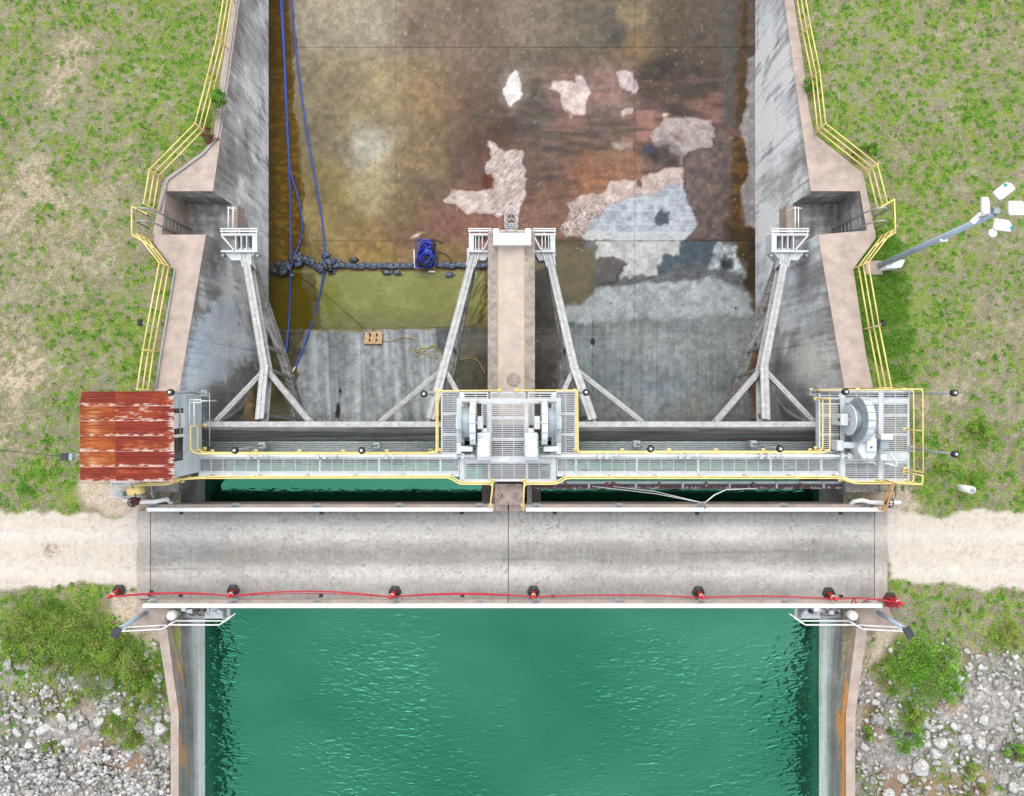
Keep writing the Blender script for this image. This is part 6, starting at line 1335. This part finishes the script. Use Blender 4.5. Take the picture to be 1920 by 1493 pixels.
# ------------------------------------------------------------------ shrubs and weeds
def shrub(px_, py_, rp, h, nl, cols, lab, grp=None, leaf=(.04, .08), long_=0, name='shrub', base=None, cat='shrub', k=.66, stems=7):
    b0 = base if base is not None else PE(px_, py_); R = rp * (H - b0.z) / F; r_ = np.random.default_rng(int(px_ * 7 + py_ * 13))
    t_ = thing(name, lab, cat, b0, grp)
    m_ = MB()
    for q in range(stems):
        a = r_.uniform(0, 6.28); e = Vector((math.cos(a) * R * .6, math.sin(a) * R * .6, h * .75)); m_.tube([b0 - Vector((0, 0, .05)), b0 + e * .5 + Vector((0, 0, h * .1)), b0 + e], [.02, .014, .006], 5)
    m_.build('stems', M_STEM, t_, True)
    nc = max(8, nl // 60); ca = r_.uniform(0, 6.28, nc); cr = R * np.sqrt(r_.uniform(0, 1, nc)) * (.75 + .45 * vnoise(ca * 1.6, ca * 0 + px_, 9)); cl = np.stack([cr * np.cos(ca), cr * np.sin(ca), h * (.35 + .65 * r_.uniform(0, 1, nc)) * np.sqrt(np.clip(1 - (cr / R) ** 2 * .8, 0.05, 1))], -1)
    ci = r_.integers(0, nc, nl); cs = np.maximum(R * .14, .06)
    c0 = cl[ci] + r_.normal(size=(nl, 3)) * np.array([cs, cs, h * .16]) * .8; c0[:, 2] = np.clip(c0[:, 2], .01, h * 1.15)
    a1 = r_.uniform(0, 6.28, nl); el = r_.uniform(-.3, .9, nl); L = r_.uniform(leaf[0], leaf[1], nl); W = L * .5
    d = np.stack([np.cos(a1) * np.cos(el), np.sin(a1) * np.cos(el), np.sin(el)], -1); s_ = np.stack([-np.sin(a1), np.cos(a1), r_.uniform(-.4, .4, nl)], -1)
    v = np.stack([c0 - d * L[:, None] / 2, c0 + s_ * W[:, None] / 2, c0 + d * L[:, None] / 2, c0 - s_ * W[:, None] / 2], 1).reshape(-1, 3); f = np.arange(len(v)).reshape(-1, 4)
    cc = np.asarray(cols, float)[r_.integers(0, len(cols), nc)][ci] * r_.uniform(.8, 1.22, nl)[:, None]
    raw_mesh('foliage', M_LEAF, v, f, np.repeat(lincol(cc, k), 4, 0), t_, False, b0)
    if long_:
        X = b0.x + R * r_.normal(size=long_) * .5; Y = b0.y + R * r_.normal(size=long_) * .45; v, c = blades(X, Y, np.full(long_, b0.z), 9, (.25, .5), (.012, .022), .08, [(150, 170, 74), (128, 160, 56), (172, 178, 96)], r_, (.2, .9))
        raw_mesh('long_blades', M_LEAF, v - np.array(b0), np.arange(len(v)).reshape(-1, 3), c, t_, False, b0)
LG = [(112, 150, 46), (134, 170, 58), (92, 128, 38), (152, 176, 76), (100, 122, 48), (150, 146, 84)]; BG = [(94, 154, 36), (114, 172, 48), (74, 130, 28), (138, 184, 66), (104, 124, 48)]
GV = 'weed clumps on the weedy bank'
for x, y, r0, h, nl, ln, lb in ((60, 1165, 52, .35, 3000, 60, 'loose olive weed clump beside the gravel road edge'), (150, 1178, 55, .4, 3400, 140, 'weed clump full of long arching yellow-green blades'), (225, 1215, 52, .5, 3800, 20, 'dense green weed clump below the lamp post'), (268, 1265, 40, .5, 3000, 0, 'dense green weed clump against the channel wall top'), (100, 1225, 52, .4, 3200, 30, 'weed clump above the first large boulders'), (190, 1258, 45, .45, 3000, 0, 'weed clump around the pair of pale boulders'), (35, 1205, 40, .35, 2000, 10, 'weed clump with a half-buried boulder at its edge'), (262, 1325, 34, .35, 1900, 0, 'small weed clump between wall top and boulders'), (218, 1352, 30, .3, 1300, 60, 'bright tuft of long blades over bare brown soil'), (150, 1305, 26, .25, 1100, 0, 'thin weed clump scattered among grey boulders'), (100, 1395, 20, .2, 700, 0, 'thin weed clump near a pointed pale boulder'), (245, 1378, 22, .3, 800, 50, 'bright grassy tuft beside the brown soil patch')):
    shrub(x, y, r0, h, nl, LG, lb, GV, (.035, .07), ln, 'weed_clump', cat='weeds')
shrub(1725, 1245, 68, .6, 6000, BG, 'broad rounded green bush growing above the pale stones', None, (.04, .075)); shrub(1775, 1285, 34, .4, 1500, BG, 'lower green bush skirting the broad rounded one', None, (.04, .075))
shrub(1668, 1262, 34, .4, 1800, LG, 'thin olive bush between the broad bush and the wall', None); shrub(1690, 1372, 32, .55, 2000, BG, 'upright bright green bush among pale boulders', None, (.045, .08)); shrub(1706, 1332, 26, .4, 1200, LG, 'straggly grass bush linking the two green bushes', None, long_=30)
shrub(1899, 1405, 22, .4, 1200, BG, 'small bright bush beside the outermost pale boulders', None); shrub(1622, 1372, 12, .3, 500, BG, 'tiny green plant tucked beside the wall coping', None); shrub(1830, 1475, 22, .2, 600, LG, 'low weed patch between two round pale boulders', None); shrub(1815, 1440, 20, .2, 500, LG, 'thin weed wisps over brown soil and stones', None, long_=15)
shrub(1885, 1190, 28, .2, 600, LG, 'tall grassy weeds beside the pale path', None, long_=40); shrub(1800, 1140, 26, .1, 300, LG, 'low grassy weed patch by the gravel edge', None); shrub(1765, 880, 20, .2, 500, LG, 'short grassy weed patch near the bollard', None, long_=20); shrub(1835, 812, 20, .25, 700, BG, 'bright grass tuft on the bare sandy bank', None, long_=30); shrub(1826, 900, 16, .25, 500, BG, 'bright grass tuft behind the white bollard', None, long_=20)
shrub(414, 185, 15, .5, 1500, BG, 'bright green plant sprouting over the hose-side crest', None, base=PG(412, 188), name='crest_plant', cat='plant', leaf=(.05, .09)); shrub(398, 255, 13, .35, 700, [(120, 70, 62), (92, 110, 44), (140, 90, 76), (104, 60, 56)], 'reddish weed at the bend of the hose-side fence', None, base=PG(396, 256), name='crest_plant', cat='plant')
shrub(1517, 160, 13, .5, 900, BG, 'green plant sprouting at a floodlight-side fence post', None, base=PG(1518, 162), name='crest_plant', cat='plant', leaf=(.05, .09)); shrub(1598, 288, 15, .35, 800, LG, 'olive weed growing through the floodlight-side fence rails', None, base=PG(1600, 290), name='crest_plant', cat='plant'); shrub(1630, 282, 15, .35, 800, BG, 'green weed just outside the floodlight-side fence', None, base=PE(1628, 284), name='crest_plant', cat='plant')
m_ = MB(); rs = random.Random(4)
for k in range(40):
    p0 = PG(408 + rs.uniform(-8, 8), 215 + rs.uniform(-12, 12), .05); m_.tube([p0, p0 + Vector((rs.uniform(.0, .4), rs.uniform(-.3, .3), rs.uniform(-.1, .3))), p0 + Vector((rs.uniform(.2, .75), rs.uniform(-.5, .3), rs.uniform(-.4, .1)))], .006, 4)
tag(m_.build('dead_brush', M_STICK, None, False), 'tangle of dead grey twigs hanging over the hose-side crest', 'brush')
